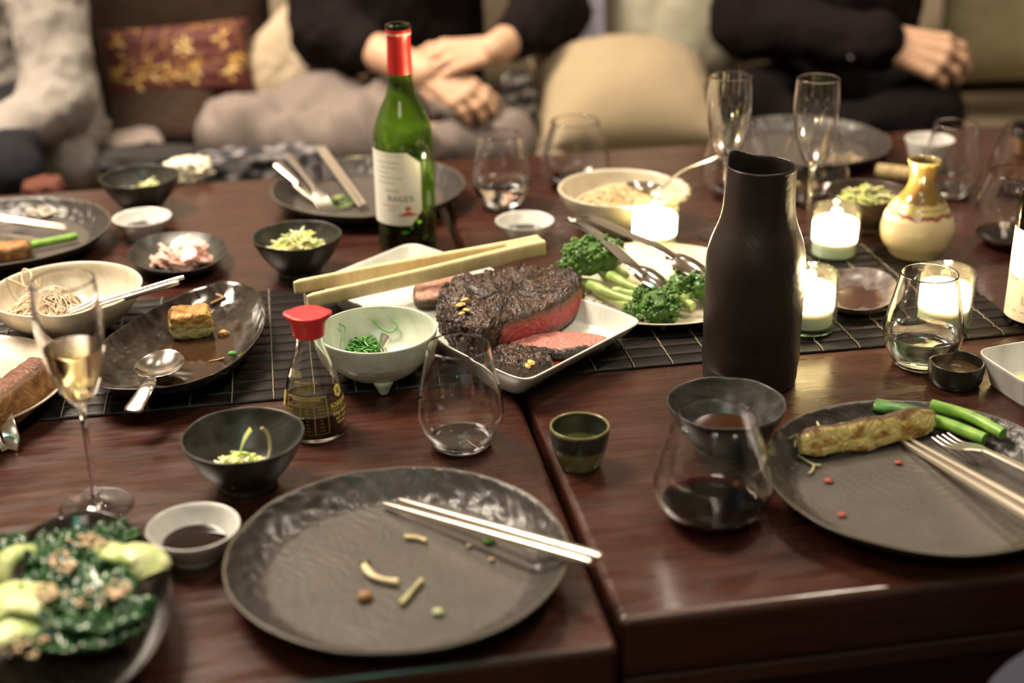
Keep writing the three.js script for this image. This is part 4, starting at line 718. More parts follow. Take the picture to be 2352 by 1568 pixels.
{
  const pxs = [[1007, 712], [1021, 762], [1066, 794], [1112, 806], [1150, 784], [1215, 764], [1275, 742], [1326, 706], [1340, 676], [1306, 652], [1230, 650], [1150, 656], [1075, 668], [1030, 684]];
  const cc = outlineOf(pxs.map(([x, y]) => { const p = onPlat(x, y, 0.016); return V2(p.x, p.z); })).c;
  const p1 = onPlat(1150, 784, 0.016), p2 = onPlat(1336, 690, 0.016), a1 = Math.atan2(p1.z - cc.y, p1.x - cc.x), a2 = Math.atan2(p2.z - cc.y, p2.x - cc.x);
  slabOfMeat('steak', 'thick grilled steak with charred crust and red cut face', pxs, 0.016, 0.036, (x, y, z, nx, ny, nz, a, t) => {
    const lo = Math.min(a1, a2), hi = Math.max(a1, a2), in_ = smooth(lo - 0.03, lo + 0.05, a) * (1 - smooth(hi - 0.05, hi + 0.04, a)), r = Math.hypot(x, z);
    const q = y + 0.0016 * fbm(x * 70, y * 70, z * 70, 3), k = in_ * smooth(0.001, 0.004, y) * (1 - smooth(t * 0.86, t * 0.92, q)) * (ny < 0.8 ? 1 : 0);
    const core = clamp(1 - Math.abs(q / t - 0.48) / 0.42), gr = 0.5 + 0.5 * fbm(x * 40, y * 160, z * 40, 3), red = mix3([0.20, 0.085, 0.055], mix3([0.36, 0.035, 0.040], [0.44, 0.075, 0.070], gr), smooth(0.12, 0.62, core));
    return mix3(crust(x, y, z), red, k);
  }, { rough: 0.0042, seg: 220, cut: (a) => { const b = a > Math.PI ? a - 2 * Math.PI : a, lo = Math.min(a1, a2), hi = Math.max(a1, a2); return b > lo && b < hi ? 0.18 : 1; } });
  const pink = (x, y, z, nx, ny, nz, a, t, s) => { const k = smooth(0.5, 0.8, ny) * (1 - smooth(0.70, 0.76, s + 0.05 * n3(x * 90, 2, z * 90)) * smooth(0.25, 0.5, Math.sin(a - 0.1))), n = 0.5 + 0.6 * fbm(x * 90, y * 90, z * 90, 3), c = mix3([0.42, 0.20, 0.15], [0.55, 0.18, 0.15], clamp(n)); return mix3(mix3([0.012, 0.009, 0.007], [0.05, 0.03, 0.02], n * 0.5), c, k * smooth(0.0, 0.2, ny)); };
  const flat = [[0, 0], [0.6, 0], [0.95, 0], [1, 0.003], [1.0, 0.0075], [0.965, 0.0098], [0.9, 0.0102], [0.84, 0.0103], [0.79, 0.0103], [0.74, 0.0103], [0.70, 0.0103], [0.6, 0.0103], [0.4, 0.0104], [0.2, 0.0104], [0, 0.0104]];
  slabOfMeat('steak_slice', 'pink steak slice with black edge lying in front of the steak', [[1168, 789], [1225, 770], [1300, 762], [1365, 768], [1396, 776], [1376, 797], [1300, 810], [1225, 805]], 0.010, 0.0104, pink, { rough: 0.0011, rings: flat, cat: 'steak slice' });
  slabOfMeat('steak_slice', 'curved pale pink steak slice behind the steak under the tongs', [[948, 672], [960, 650], [1000, 640], [1032, 622], [1056, 636], [1052, 662], [1024, 684], [985, 692], [956, 688]], 0.012, 0.013, (x, y, z, nx, ny, nz, a, t) => mix3([0.06, 0.035, 0.02], mix3([0.40, 0.20, 0.15], [0.5, 0.29, 0.22], clamp(0.5 + fbm(x * 80, y * 80, z * 80, 3))), smooth(0.35, 0.7, ny)), { rough: 0.0014, rings: flat.map(([s, y]) => [s, y * 1.25]), cat: 'steak slice' });
  slabOfMeat('steak_end_piece', 'small charred steak end piece at the near platter corner', [[1130, 828], [1148, 814], [1190, 812], [1236, 820], [1268, 834], [1262, 850], [1220, 862], [1170, 856], [1140, 846]], 0.008, 0.017, (x, y, z) => crust(x, y, z), { rough: 0.0035, cat: 'steak' });
  // juices
  const j = outlineOf([[1090, 806], [1150, 800], [1240, 796], [1310, 800], [1350, 800], [1340, 814], [1290, 838], [1250, 856], [1205, 860], [1150, 842], [1110, 826]].map(([x, y]) => { const p = onPlat(x, y, 0); return V2(p.x, p.z); }));
  const jg = solo('meat_juice', ringed((a) => { const [x, z] = j.f(a), k = 0.9 + 0.12 * n3(Math.cos(a) * 3, Math.sin(a) * 3, 4); return [x * k, z * k]; }, [[0, 0.0010], [0.6, 0.0010], [0.93, 0.0009], [1, 0.0001]], 80), mat([0.12, 0.022, 0.008], 0.06), 'pool of red brown meat juice on the white platter', 'meat juice', V3(j.c.x, T + PLAT.floor - 0.0002, j.c.y)); jg.userData.kind = 'stuff';
  // fried garlic
  const gl = (px, py, h, k, where) => { const p = onPlat(px, py, h); solo('garlic_chip', blob(0.0045 * k, 0.0016, 0.0026 * k, 0.5, 2.2, 2), M.garlic, 'golden fried garlic chip ' + where, 'garlic chip', V3(p.x, T + PLAT.floor + h, p.z), rr(0, 3), 'garlic chips ' + where); };
  gl(1058, 700, 0.042, 1.3, 'on top of the thick steak'); gl(1068, 688, 0.042, 1.1, 'on top of the thick steak'); gl(1072, 712, 0.042, 1, 'on top of the thick steak'); gl(1060, 720, 0.042, 0.9, 'on top of the thick steak'); gl(1220, 832, 0.020, 1.2, 'on the charred steak end piece'); gl(1212, 840, 0.019, 0.9, 'on the charred steak end piece');
}

// ---------------------------------------------------------------- broccolini
function broccolini(label, stemPts, R, tip) {
  const base = stemPts[0].clone(); base.y -= 0.004; const g = thing('broccolini', label, 'broccolini', base, 0, 'broccolini on the cream plate'), q = (p) => p.clone().sub(base);
  const st = sweep(stemPts.map(q), (t) => lerp(0.0052, 0.0046, t) * (1 + 0.15 * Math.sin(t * 9)), { seg: 22, radial: 12 });
  tint(st, (x, y, z) => mix3([0.20, 0.34, 0.07], [0.42, 0.52, 0.17], clamp(0.5 + fbm(x * 60, y * 60, z * 60, 2))));
  part('stalk', st, M.veg, g, 'pale green stalk');
  const n = stemPts.length, c = q(stemPts[n - 1]), d = stemPts[n - 1].clone().sub(stemPts[n - 2]).normalize(), list = [];
  const ico = new THREE.IcosahedronGeometry(1, 0);
  const core = blob(R * 0.82, R * 0.72, R * 0.82, 0.2, 2, 2); core.translate(c.x + d.x * R * 0.35, c.y + d.y * R * 0.35, c.z + d.z * R * 0.35); tint(core, () => [0.075, 0.17, 0.03]); list.push(core);
  for (let i = 0; i < 330; i++) {
    const u = V3(rr(-1, 1), rr(-1, 1), rr(-1, 1)).normalize(); if (u.dot(d) < -0.35) continue;
    const lump = 1 + 0.28 * n3(u.x * 2.2 + c.x * 90, u.y * 2.2, u.z * 2.2 + c.z * 70), r = R * lump * rr(0.9, 1.02), s = R * rr(0.08, 0.14);
    const b = ico.clone(); b.scale(s, s * rr(0.8, 1.2), s); b.translate(c.x + d.x * R * 0.35 + u.x * r, c.y + d.y * R * 0.35 + u.y * r * 0.85, c.z + d.z * R * 0.35 + u.z * r);
    const k = rnd(), cc = mix3([0.045, 0.12, 0.020], [0.12, 0.25, 0.042], k); tint(b, () => cc); list.push(b);
  }
  part('floret', joined(list), M.veg, g, 'dark green bumpy floret');
}
const BF = 0.0065 + RUN_H, bp = (px, py, h) => onH(px, py, BF + h);
broccolini('broccolini with its floret at the far left plate edge', [bp(1370, 655, 0.008), bp(1335, 645, 0.010), bp(1302, 636, 0.012)], 0.017);
broccolini('broccolini with a tall floret under the tongs hinge', [bp(1400, 640, 0.010), bp(1378, 622, 0.018), bp(1360, 606, 0.026)], 0.026);
broccolini('broccolini with a broad floret beside the tongs arm', [bp(1440, 640, 0.010), bp(1418, 618, 0.020), bp(1402, 602, 0.026)], 0.024);
broccolini('broccolini with long stalk and large floret facing the platter corner', [bp(1352, 652, 0.012), bp(1400, 672, 0.014), bp(1450, 690, 0.014), bp(1494, 700, 0.014)], 0.024);
broccolini('broccolini with pale stalk lying along the platter edge', [bp(1368, 664, 0.008), bp(1420, 690, 0.008), bp(1452, 708, 0.008)], 0.013);
broccolini('broccolini with cut stalk end pointing at the carafe', [bp(1592, 704, 0.010), bp(1560, 690, 0.012), bp(1535, 682, 0.014)], 0.016);
broccolini('broccolini with floret below the tongs spoon end', [bp(1500, 668, 0.012), bp(1530, 660, 0.016), bp(1556, 654, 0.018)], 0.020);
broccolini('broccolini with floret touching the black carafe', [bp(1560, 690, 0.008), bp(1590, 676, 0.012), bp(1610, 666, 0.016)], 0.022);
broccolini('broccolini with stalk crossing under the tongs', [bp(1400, 632, 0.026), bp(1440, 652, 0.026), bp(1480, 668, 0.024), bp(1510, 672, 0.022)], 0.017);
broccolini('broccolini with small floret in the middle of the plate', [bp(1410, 668, 0.016), bp(1440, 672, 0.018), bp(1470, 676, 0.020)], 0.014);
{
  const list = []; for (let i = 0; i < 90; i++) { const p = bp(rr(1330, 1560), rr(640, 725), rr(0.0, 0.001)); const b = new THREE.IcosahedronGeometry(rr(0.0008, 0.0018), 0); b.translate(p.x - PLATE.broccoli.x, 0.0052, p.z - PLATE.broccoli.z); list.push(b); }
  const s = solo('chopped_shallot', joined(list), mat([0.60, 0.46, 0.40], 0.5), 'chopped shallot crumbs scattered round the broccolini', 'shallot', PLATE.broccoli.clone()); s.userData.kind = 'stuff';
}

// ---------------------------------------------------------------- shredded and loose food
function shreds(name, label, category, c, R, H, n, cols, len = 0.02, thick = 0.0009, dome = 1) {
  const list = [];
  for (let i = 0; i < n; i++) {
    const a = rr(0, 6.283), r = R * Math.sqrt(rnd()), y = H * dome * (1 - (r / R) ** 2) * rr(0.3, 1.0), d = rr(0, 6.283), l = len * rr(0.5, 1.2), up = rr(-0.12, 0.28);
    const o = V3(Math.cos(a) * r, y + 0.001, Math.sin(a) * r), e = V3(Math.cos(d), up, Math.sin(d)), b = V3(-Math.sin(d), rr(-0.2, 0.5), Math.cos(d)).multiplyScalar(rr(-0.4, 0.4));
    const pts = [o.clone().addScaledVector(e, -l / 2), o.clone().addScaledVector(b, l * 0.4), o.clone().addScaledVector(e, l / 2)]; for (const p of pts) { const h = Math.hypot(p.x, p.z); if (h > R * 1.12) { p.x *= R * 1.12 / h; p.z *= R * 1.12 / h; } p.y = Math.max(0.0012, p.y); }
    const g = sweep(pts, () => [thick * rr(0.9, 2), thick], { seg: 5, radial: 5, cap: true }), k = cols[Math.floor(rnd() * cols.length)], s = rr(0.8, 1.15), cc = k.map((v) => v * s); tint(g, () => cc); list.push(g);
  }
  const o = solo(name, joined(list), M.veg, label, category, c); o.userData.kind = 'stuff'; return o;
}
const CAB = [[0.74, 0.72, 0.28], [0.80, 0.76, 0.42], [0.64, 0.70, 0.20], [0.84, 0.80, 0.56], [0.46, 0.58, 0.15]];
const inBowl = (k, y) => BOWL[k].clone().add(V3(0, y, 0));
shreds('shredded_cabbage', 'little heap of shredded cabbage in the bowl by the red-capped bottle', 'cabbage', inBowl('near', 0.0145).add(V3(-0.005, 0, 0.006)), 0.025, 0.016, 190, CAB, 0.013);
shreds('shredded_cabbage', 'heap of shredded cabbage in the bowl before the far plate', 'cabbage', inBowl('mid', 0.024), 0.036, 0.028, 300, CAB, 0.022);
shreds('shredded_cabbage', 'small heap of shredded cabbage in the bowl by the napkin', 'cabbage', inBowl('corner', 0.018).add(V3(0.010, 0, -0.004)), 0.022, 0.024, 130, CAB, 0.016);
shreds('shredded_cabbage', 'heap of shredded cabbage in the brown bowl by the sake bottle', 'cabbage', inBowl('candle', 0.030), 0.038, 0.026, 320, [...CAB, [0.10, 0.09, 0.03]], 0.020);
{ // two long strips that stand up in the near bowl
  const c = inBowl('near', 0.014); const a = V3(-0.006, 0.0, 0.004);
  const s1 = sweep([V3(-0.012, 0.004, 0.004), V3(-0.004, 0.018, 0.0), V3(0.000, 0.028, -0.004), V3(0.006, 0.037, -0.006)], (t) => [lerp(0.0012, 0.0042, smooth(0.45, 0.8, t)), 0.0006], { seg: 18, radial: 8 });
  solo('cabbage_strip', s1, mat([0.52, 0.60, 0.20], 0.45), 'pale green cabbage strip standing up in the near flared bowl', 'cabbage strip', c);
  solo('noodle_strand', sweep([V3(0.016, 0.002, -0.002), V3(0.020, 0.014, -0.012), V3(0.018, 0.028, -0.016), V3(0.014, 0.034, -0.014)], (t) => [0.0012 + 0.0008 * t, 0.0011], { seg: 16, radial: 8 }), mat([0.42, 0.36, 0.22], 0.5), 'thin beige noodle strand leaning on the near flared bowl wall', 'noodle', c);
  const nb = scene.children.find((o) => o.userData.label?.startsWith('small flared dark bowl with shredded cabbage beside')); part('sauce', lathe([[0, 0.0142], [0.0255, 0.0142], [0.0262, 0.0138], [0.0175, 0.0102], [0, 0.0095]], 40), mat([0.03, 0.015, 0.006], 0.06), nb, 'thin brown sauce');
}
// seaweed in the footed bowl
shreds('seaweed_salad', 'small heap of green seaweed in the footed bowl', 'seaweed', (() => { const p = onH(832, 792, 0.026); p.y = T + 0.021; return p; })(), 0.020, 0.012, 200, [[0.06, 0.25, 0.03], [0.10, 0.33, 0.05], [0.04, 0.16, 0.02]], 0.014, 0.0007);
{ const wall = (a, y, r) => V3(Math.cos(a) * r, y, Math.sin(a) * r); for (const [pts, where] of [[[wall(3.6, 0.024, 0.032), wall(3.75, 0.034, 0.044), wall(3.95, 0.043, 0.0525), wall(3.85, 0.048, 0.0545)], 'left'], [[wall(4.55, 0.044, 0.0525), wall(4.72, 0.036, 0.0475), wall(4.95, 0.034, 0.0455), wall(5.05, 0.040, 0.0505), wall(4.9, 0.044, 0.053)], 'curled']]) solo('seaweed_strand', sweep(pts, 0.0007, { seg: 20, radial: 6 }), mat([0.10, 0.36, 0.06], 0.4), 'thin green seaweed strand clinging inside the footed bowl, ' + (where === 'left' ? 'straight' : 'curled'), 'seaweed', BOWL.footed.clone()); }
// noodles
function noodles(name, label, c, R, H, n, m, r = 0.0012, loops = 9) {
  const list = [];
  for (let i = 0; i < n; i++) {
    const pts = []; let a = rr(0, 6.283), cr = R * Math.sqrt(rnd()) * 0.8, ca = rr(0, 6.28), cx = Math.cos(ca) * cr, cz = Math.sin(ca) * cr, rad = R * rr(0.2, 0.55);
    for (let k = 0; k < loops; k++) { a += rr(0.5, 1.1); const q = rad * rr(0.75, 1.2); let x = cx + Math.cos(a) * q, z = cz + Math.sin(a) * q * 0.8; const h = Math.hypot(x, z); if (h > R) { x *= R / h; z *= R / h; } pts.push(V3(x, Math.max(0.001, H * (1 - 0.75 * (Math.min(h, R) / R) ** 2) * rr(0.55, 1.05)), z)); }
    list.push(sweep(pts, r, { seg: loops * 5, radial: 6 }));
  }
  const o = solo(name, joined(list), m, label, 'noodles', c); o.userData.kind = 'stuff'; return o;
}
noodles('soba_noodles', 'tangle of beige soba noodles in the cream round bowl', inBowl('soba', 0.0150).add(V3(-0.018, 0, 0.006)), 0.048, 0.032, 120, M.noodle);
noodles('sesame_noodles', 'heap of tan sesame noodles in the cream serving bowl', inBowl('sesame', 0.021), 0.060, 0.030, 170, mat([0.60, 0.47, 0.26], 0.5), 0.0012);
{ const c = BOWL.soba.clone().add(V3(-0.035, 0.03, 0)), q = (px, py, h) => P3(px, py, h).sub(c); solo('noodle_strand', sweep([q(70, 680, 0.036), q(50, 640, 0.050), q(55, 618, 0.058), q(72, 630, 0.055), q(66, 660, 0.044), q(40, 650, 0.050), q(14, 640, 0.055)], 0.0012, { seg: 40, radial: 7 }), M.noodle, 'looped soba strand standing up from the soba bowl', 'noodle', c); }
// pickled ginger
{
  const list = []; for (let i = 0; i < 46; i++) { const b = blob(rr(0.010, 0.018), rr(0.0015, 0.003), rr(0.006, 0.011), 0.5, 2.2, 2), a = rr(0, 6.28), r = 0.024 * Math.sqrt(rnd()); const k = rr(0, 1), cc = mix3([0.76, 0.42, 0.36], [0.86, 0.60, 0.48], k); tint(b, () => cc); at(b, Math.cos(a) * r * 1.25, 0.007 + 0.024 * (1 - (r / 0.024) ** 2) * rnd(), Math.sin(a) * r * 0.8, rr(0, 6), rr(-0.7, 0.7), rr(-0.6, 0.6)); list.push(b); }
  const o = solo('pickled_ginger', joined(list), mat([1, 1, 1], 0.35, { vertexColors: true }), 'heap of pink pickled ginger slices in the small squarish dish', 'ginger', V3(gingerDish.c.x + 0.004, T + 0.001, gingerDish.c.y + 0.002)); o.userData.kind = 'stuff';
}
// bits on the plate with chopsticks
{
  const c = PLATE.main, fl = 0.0062, q = (px, py, h = fl) => P3(px, py, h).sub(P3(px, py, h).setY(0)) && P3(px, py, h);
  const bit = (label, pts, r, m, name = 'noodle_scrap', cat = 'noodle scrap') => { const w = pts.map(([x, y]) => P3(x, y, fl + r)), b = w[0].clone(); b.y -= r; solo(name, sweep(w.map((p) => p.clone().sub(b)), (t) => [r * (1 + 0.2 * Math.sin(t * 7)), r * 0.8], { seg: 14, radial: 8 }), m, label, cat, b); };
  const pale = mat([0.48, 0.40, 0.20], 0.45), tan = mat([0.36, 0.32, 0.15], 0.5);
  bit('short straight pale noodle scrap under the chopstick tips', [[929, 1232], [955, 1234], [979, 1241]], 0.0021, pale);
  bit('bent pale cabbage scrap in the middle of the big plate', [[836, 1298], [856, 1322], [884, 1332], [914, 1335]], 0.0029, mat([0.60, 0.50, 0.28], 0.45));
  bit('straight slanted noodle scrap near the front of the big plate', [[920, 1387], [945, 1358], [969, 1331]], 0.0023, tan);
  const crumb = (label, px, py, s, cc, name, cat) => { const p = P3(px, py, fl); solo(name, blob(s, s * 0.6, s * 0.8, 0.5, 2.5, 2), mat(cc, 0.45), label, cat, p.setY(T + fl + s * 0.4), rr(0, 6)); };
  crumb('dark green leaf crumb at the end of the bent cabbage scrap', 838, 1293, 0.0042, [0.05, 0.06, 0.015], 'leaf_crumb', 'leaf crumb');
  crumb('brown crumb of meat near the front of the big plate', 838, 1375, 0.0058, [0.30, 0.15, 0.06], 'meat_crumb', 'meat crumb');
  crumb('bright green herb crumb beside the chopsticks', 1124, 1245, 0.0050, [0.10, 0.28, 0.04], 'herb_crumb', 'herb crumb');
  crumb('pale green crumb near the front rim of the big plate', 1006, 1410, 0.0042, [0.42, 0.46, 0.26], 'cabbage_crumb', 'cabbage crumb');
  crumb('tiny beige crumb between the chopstick shadow and rim', 1078, 1255, 0.0026, [0.42, 0.34, 0.2], 'crumb', 'crumb');
  crumb('tiny brown crumb close to the right rim of the big plate', 1130, 1287, 0.0026, [0.36, 0.26, 0.12], 'crumb', 'crumb');
}
// eggplant plate
const fl2 = 0.0062;
function wedge(name, label, category, pxs, h, rad, paint, m = M.fried, seg = 40, up = V3(0, 1, 0)) {
  const w = pxs.map(([x, y, dh = 0]) => P3(x, y, h + dh)), b = w[0].clone(); b.y = T + h - 0.004;
  const g = sweep(w.map((p) => p.clone().sub(b)), rad, { seg, radial: 26, up, square: true });
  const p = g.attributes.position, n = g.attributes.normal; for (let i = 0; i < p.count; i++) { const k = 0.0016 * fbm(p.getX(i) * 80, p.getY(i) * 80, p.getZ(i) * 80, 3); p.setXYZ(i, p.getX(i) + n.getX(i) * k, p.getY(i) + n.getY(i) * k, p.getZ(i) + n.getZ(i) * k); }
  g.computeVertexNormals(); weldNormals(g); boxUV(g); tint(g, paint); return solo(name, g, m, label, category, b);
}
wedge('roasted_eggplant', 'long roasted eggplant wedge with browned golden flesh', 'eggplant', [[1836, 1020], [1900, 1009], [1990, 996], [2075, 976], [2142, 962]], 0.0200, (t) => { const e = t < 0.5 ? smooth(-0.05, 0.12, t) : smooth(1.04, 0.95, t); return [(0.0075 + 0.0012 * Math.sin(t * 11)) * (0.6 + 0.4 * e), (0.0118 + 0.002 * Math.sin(t * 3.1) + 0.0012 * Math.sin(t * 17)) * (0.62 + 0.38 * e)]; }, (x, y, z, nx, ny, nz) => { const n = clamp(0.5 + fbm(x * 34 + 5, y * 60, z * 34, 4) * 1.5), c = mix3([0.70, 0.54, 0.19], [0.30, 0.13, 0.025], smooth(0.52, 0.95, n)); return mix3(c, [0.055, 0.020, 0.008], clamp(smooth(0.2, 0.6, -nz) + smooth(0.66, 0.86, ny) + smooth(0.6, 0.85, -ny) * 0.8)); }, M.fried, 60, V3(0, 0.93, -0.37));
function asparagus(label, pts, r, plate) { const b = pts[0].clone(); b.y -= r; const g = sweep(pts.map((p) => p.clone().sub(b)), (t) => r * lerp(1, 0.9, t), { seg: 26, radial: 14 }); tint(g, (x, y, z) => mix3([0.10, 0.26, 0.025], [0.24, 0.42, 0.06], clamp(0.5 + fbm(x * 50, y * 50, z * 50, 3)))); solo('asparagus_stalk', g, M.veg, label, 'asparagus', b); }
asparagus('bright green asparagus stalk behind the fork on the eggplant plate', [P3(2110, 956, 0.016), P3(2180, 976, 0.016), P3(2262, 1008, 0.016)], 0.0062);
asparagus('green asparagus stalk reaching towards the plate rim by the fork', [P3(2140, 930, 0.024), P3(2225, 955, 0.024), P3(2304, 996, 0.024)], 0.0058);
asparagus('green asparagus stalk on the plate at the left edge', [P3(60, 566, 0.014), P3(110, 556, 0.014), P3(176, 543, 0.014)], 0.0055);
{ // leafy end of the greens on the eggplant plate
  const a = P3(2010, 930, 0.022), b = a.clone(); b.y -= 0.006; const g = sweep([a, P3(2050, 938, 0.022), P3(2095, 946, 0.020), P3(2130, 954, 0.018)].map((p) => p.sub(b)), (t) => [0.0085 * (1 + 0.2 * Math.sin(t * 12)), 0.0055], { seg: 24, radial: 14, up: V3(0, 1, 0) }); tint(g, (x, y, z) => mix3([0.03, 0.12, 0.02], [0.10, 0.26, 0.05], clamp(0.5 + fbm(x * 90, y * 90, z * 90, 3)))); solo('leafy_green', g, M.veg, 'dark leafy green lying behind the eggplant', 'greens', b);
  const st = (label, pts) => { const w = pts.map(([x, y, h]) => P3(x, y, h)), o = w[0].clone(); solo('noodle_strand', sweep(w.map((p) => p.clone().sub(o)), 0.0013, { seg: 30, radial: 7 }), mat([0.42, 0.38, 0.22], 0.45), label, 'noodle', o); };
  st('pale noodle strand curling round the near end of the eggplant', [[1832, 998, 0.024], [1810, 1010, 0.016], [1806, 1024, 0.008], [1826, 1030, 0.008], [1834, 1010, 0.02]]);
  st('greenish noodle strand hanging from the eggplant with forked end', [[1828, 1010, 0.016], [1826, 1036, 0.009], [1846, 1054, 0.008], [1872, 1068, 0.008], [1884, 1068, 0.008]]);
  st('short noodle end beside the forked strand', [[1870, 1066, 0.0085], [1866, 1080, 0.008], [1858, 1088, 0.008]]);
  st('pale noodle strand lying behind the eggplant', [[1868, 950, 0.022], [1878, 972, 0.018], [1890, 984, 0.020], [1930, 974, 0.024], [1970, 968, 0.026]]);
  const pb = (px, py, s, label) => solo('red_crumb', blob(s, s * 0.5, s, 0.4, 2, 2), mat([0.30, 0.05, 0.03], 0.5), label, 'crumb', P3(px, py, fl2).setY(T + fl2 + s * 0.3)); pb(2064, 1064, 0.0032, 'small red crumb below the chopsticks of the eggplant plate'); pb(1903, 1106, 0.0036, 'small reddish crumb near the left rim of the eggplant plate'); pb(1934, 1184, 0.0034, 'bright red crumb near the front rim of the eggplant plate');
}
// left plate
wedge('fried_morsel', 'golden fried piece on the plate with the single asparagus stalk', 'fried piece', [[-40, 585], [20, 578], [72, 572]], 0.017, (t) => [0.0150, 0.0105].map((v) => v * (t < 0.03 || t > 0.97 ? 0.7 : 1)), (x, y, z) => mix3([0.42, 0.20, 0.05], [0.16, 0.06, 0.015], clamp(0.5 + fbm(x * 60, y * 60, z * 60, 4) * 1.3)));
wedge('pork_belly', 'browned roast pork belly piece with dark crackling on beige plate', 'pork', [[-70, 982], [10, 930], [66, 886], [100, 862]], 0.030, (t) => [0.0150, 0.0200].map((v) => v * (t < 0.015 || t > 0.985 ? 0.85 : 1)), (x, y, z, nx, ny, nz) => { const n = clamp(0.5 + fbm(x * 50, y * 120, z * 50, 4) * 1.2), c = mix3([0.42, 0.22, 0.07], [0.20, 0.075, 0.02], n); return mix3(c, mix3([0.08, 0.022, 0.008], [0.16, 0.05, 0.015], n), smooth(0.2, 0.7, ny * 0.8 - nz * 0.4)); });
// tofu and shreds on the oval dish
{
  const p = P3(442, 772, 0.008), g = blob(0.0225, 0.0155, 0.017, 0.12, 2.2, 4, 3, boxy(5));
  const ps = g.attributes.position; for (let i = 0; i < ps.count; i++) { const x = ps.getX(i), y = ps.getY(i), z = ps.getZ(i), d = Math.hypot(x + 0.002, z); if (y > 0.008) ps.setY(i, y - 0.0045 * Math.exp(-d * d / 0.00012)); } g.computeVertexNormals();
  tint(g, (x, y, z, nx, ny) => { const n = clamp(0.5 + fbm(x * 90, y * 90, z * 90, 4) * 1.1), gold = mix3([0.52, 0.30, 0.07], [0.30, 0.12, 0.02], n), soft = mix3([0.46, 0.44, 0.20], [0.52, 0.40, 0.14], n); return mix3(soft, gold, smooth(-0.003, 0.005, y + 0.005 * (n - 0.5))); });
  boxUV(g); solo('fried_tofu', g, M.fried, 'golden fried tofu cube on the dark oval dish', 'tofu', p.setY(T + RUN_H + 0.020), 0.25);
  const bit = (label, pts, r, cc, h = 0.011) => { const w = pts.map(([x, y, dh = 0]) => P3(x, y, h + dh)), o = w[0].clone(); solo('fried_shred', sweep(w.map((q) => q.clone().sub(o)), r, { seg: 10, radial: 7 }), mat(cc, 0.5), label, 'fried shred', o); };
  bit('short brown fried shred high on the wall of the oval dish', [[483, 698, 0.010], [500, 690, 0.011], [518, 682, 0.013]], 0.0016, [0.26, 0.15, 0.04]); bit('stubby brown fried shred at the top of the oval dish wall', [[494, 676, 0.014], [505, 680, 0.013], [514, 684, 0.012]], 0.0022, [0.24, 0.14, 0.04]);
  bit('brown fried shred near the front right of the oval dish', [[480, 830], [498, 827], [516, 822, 0.002]], 0.0013, [0.30, 0.18, 0.05]); bit('thin brown shred left of the serving spoon', [[242, 850], [256, 856], [270, 860]], 0.0016, [0.32, 0.18, 0.05]); bit('second brown shred left of the serving spoon', [[246, 846], [258, 850], [272, 853]], 0.0012, [0.36, 0.2, 0.06]);
  solo('scallion_ring', blob(0.0048, 0.003, 0.0035, 0.2, 2, 2), mat([0.08, 0.26, 0.04], 0.4), 'green scallion piece at the front right of the oval dish', 'scallion', P3(534, 812, 0.016));
  solo('fried_crumb', blob(0.006, 0.004, 0.004, 0.4, 2, 2), mat([0.40, 0.22, 0.06], 0.5), 'golden crumb beside the fried tofu cube', 'crumb', P3(514, 766, 0.012));
}
// salad on the plate behind the bottle, noodles on the far plate
shreds('salad_scraps', 'green salad scraps under the chopsticks behind the wine bottle', 'salad', P3(790, 468, 0.007), 0.022, 0.010, 70, [[0.12, 0.22, 0.05], [0.45, 0.46, 0.18], [0.06, 0.12, 0.03]], 0.016, 0.001);
shreds('noodle_scraps', 'pale noodle scraps on the plate behind the wine bottle', 'noodles', P3(822, 378, 0.010), 0.024, 0.010, 60, [[0.46, 0.42, 0.24]], 0.022, 0.001);
shreds('noodle_scraps', 'tan noodle scraps on the far plate behind the flutes', 'noodles', P3(1942, 372, 0.014), 0.022, 0.010, 40, [[0.40, 0.30, 0.18]], 0.03, 0.001);
shreds('onion_scraps', 'pale onion scraps along the back of the left plate', 'onion', P3(110, 482, 0.010), 0.026, 0.006, 46, [[0.55, 0.50, 0.40]], 0.014, 0.0016);

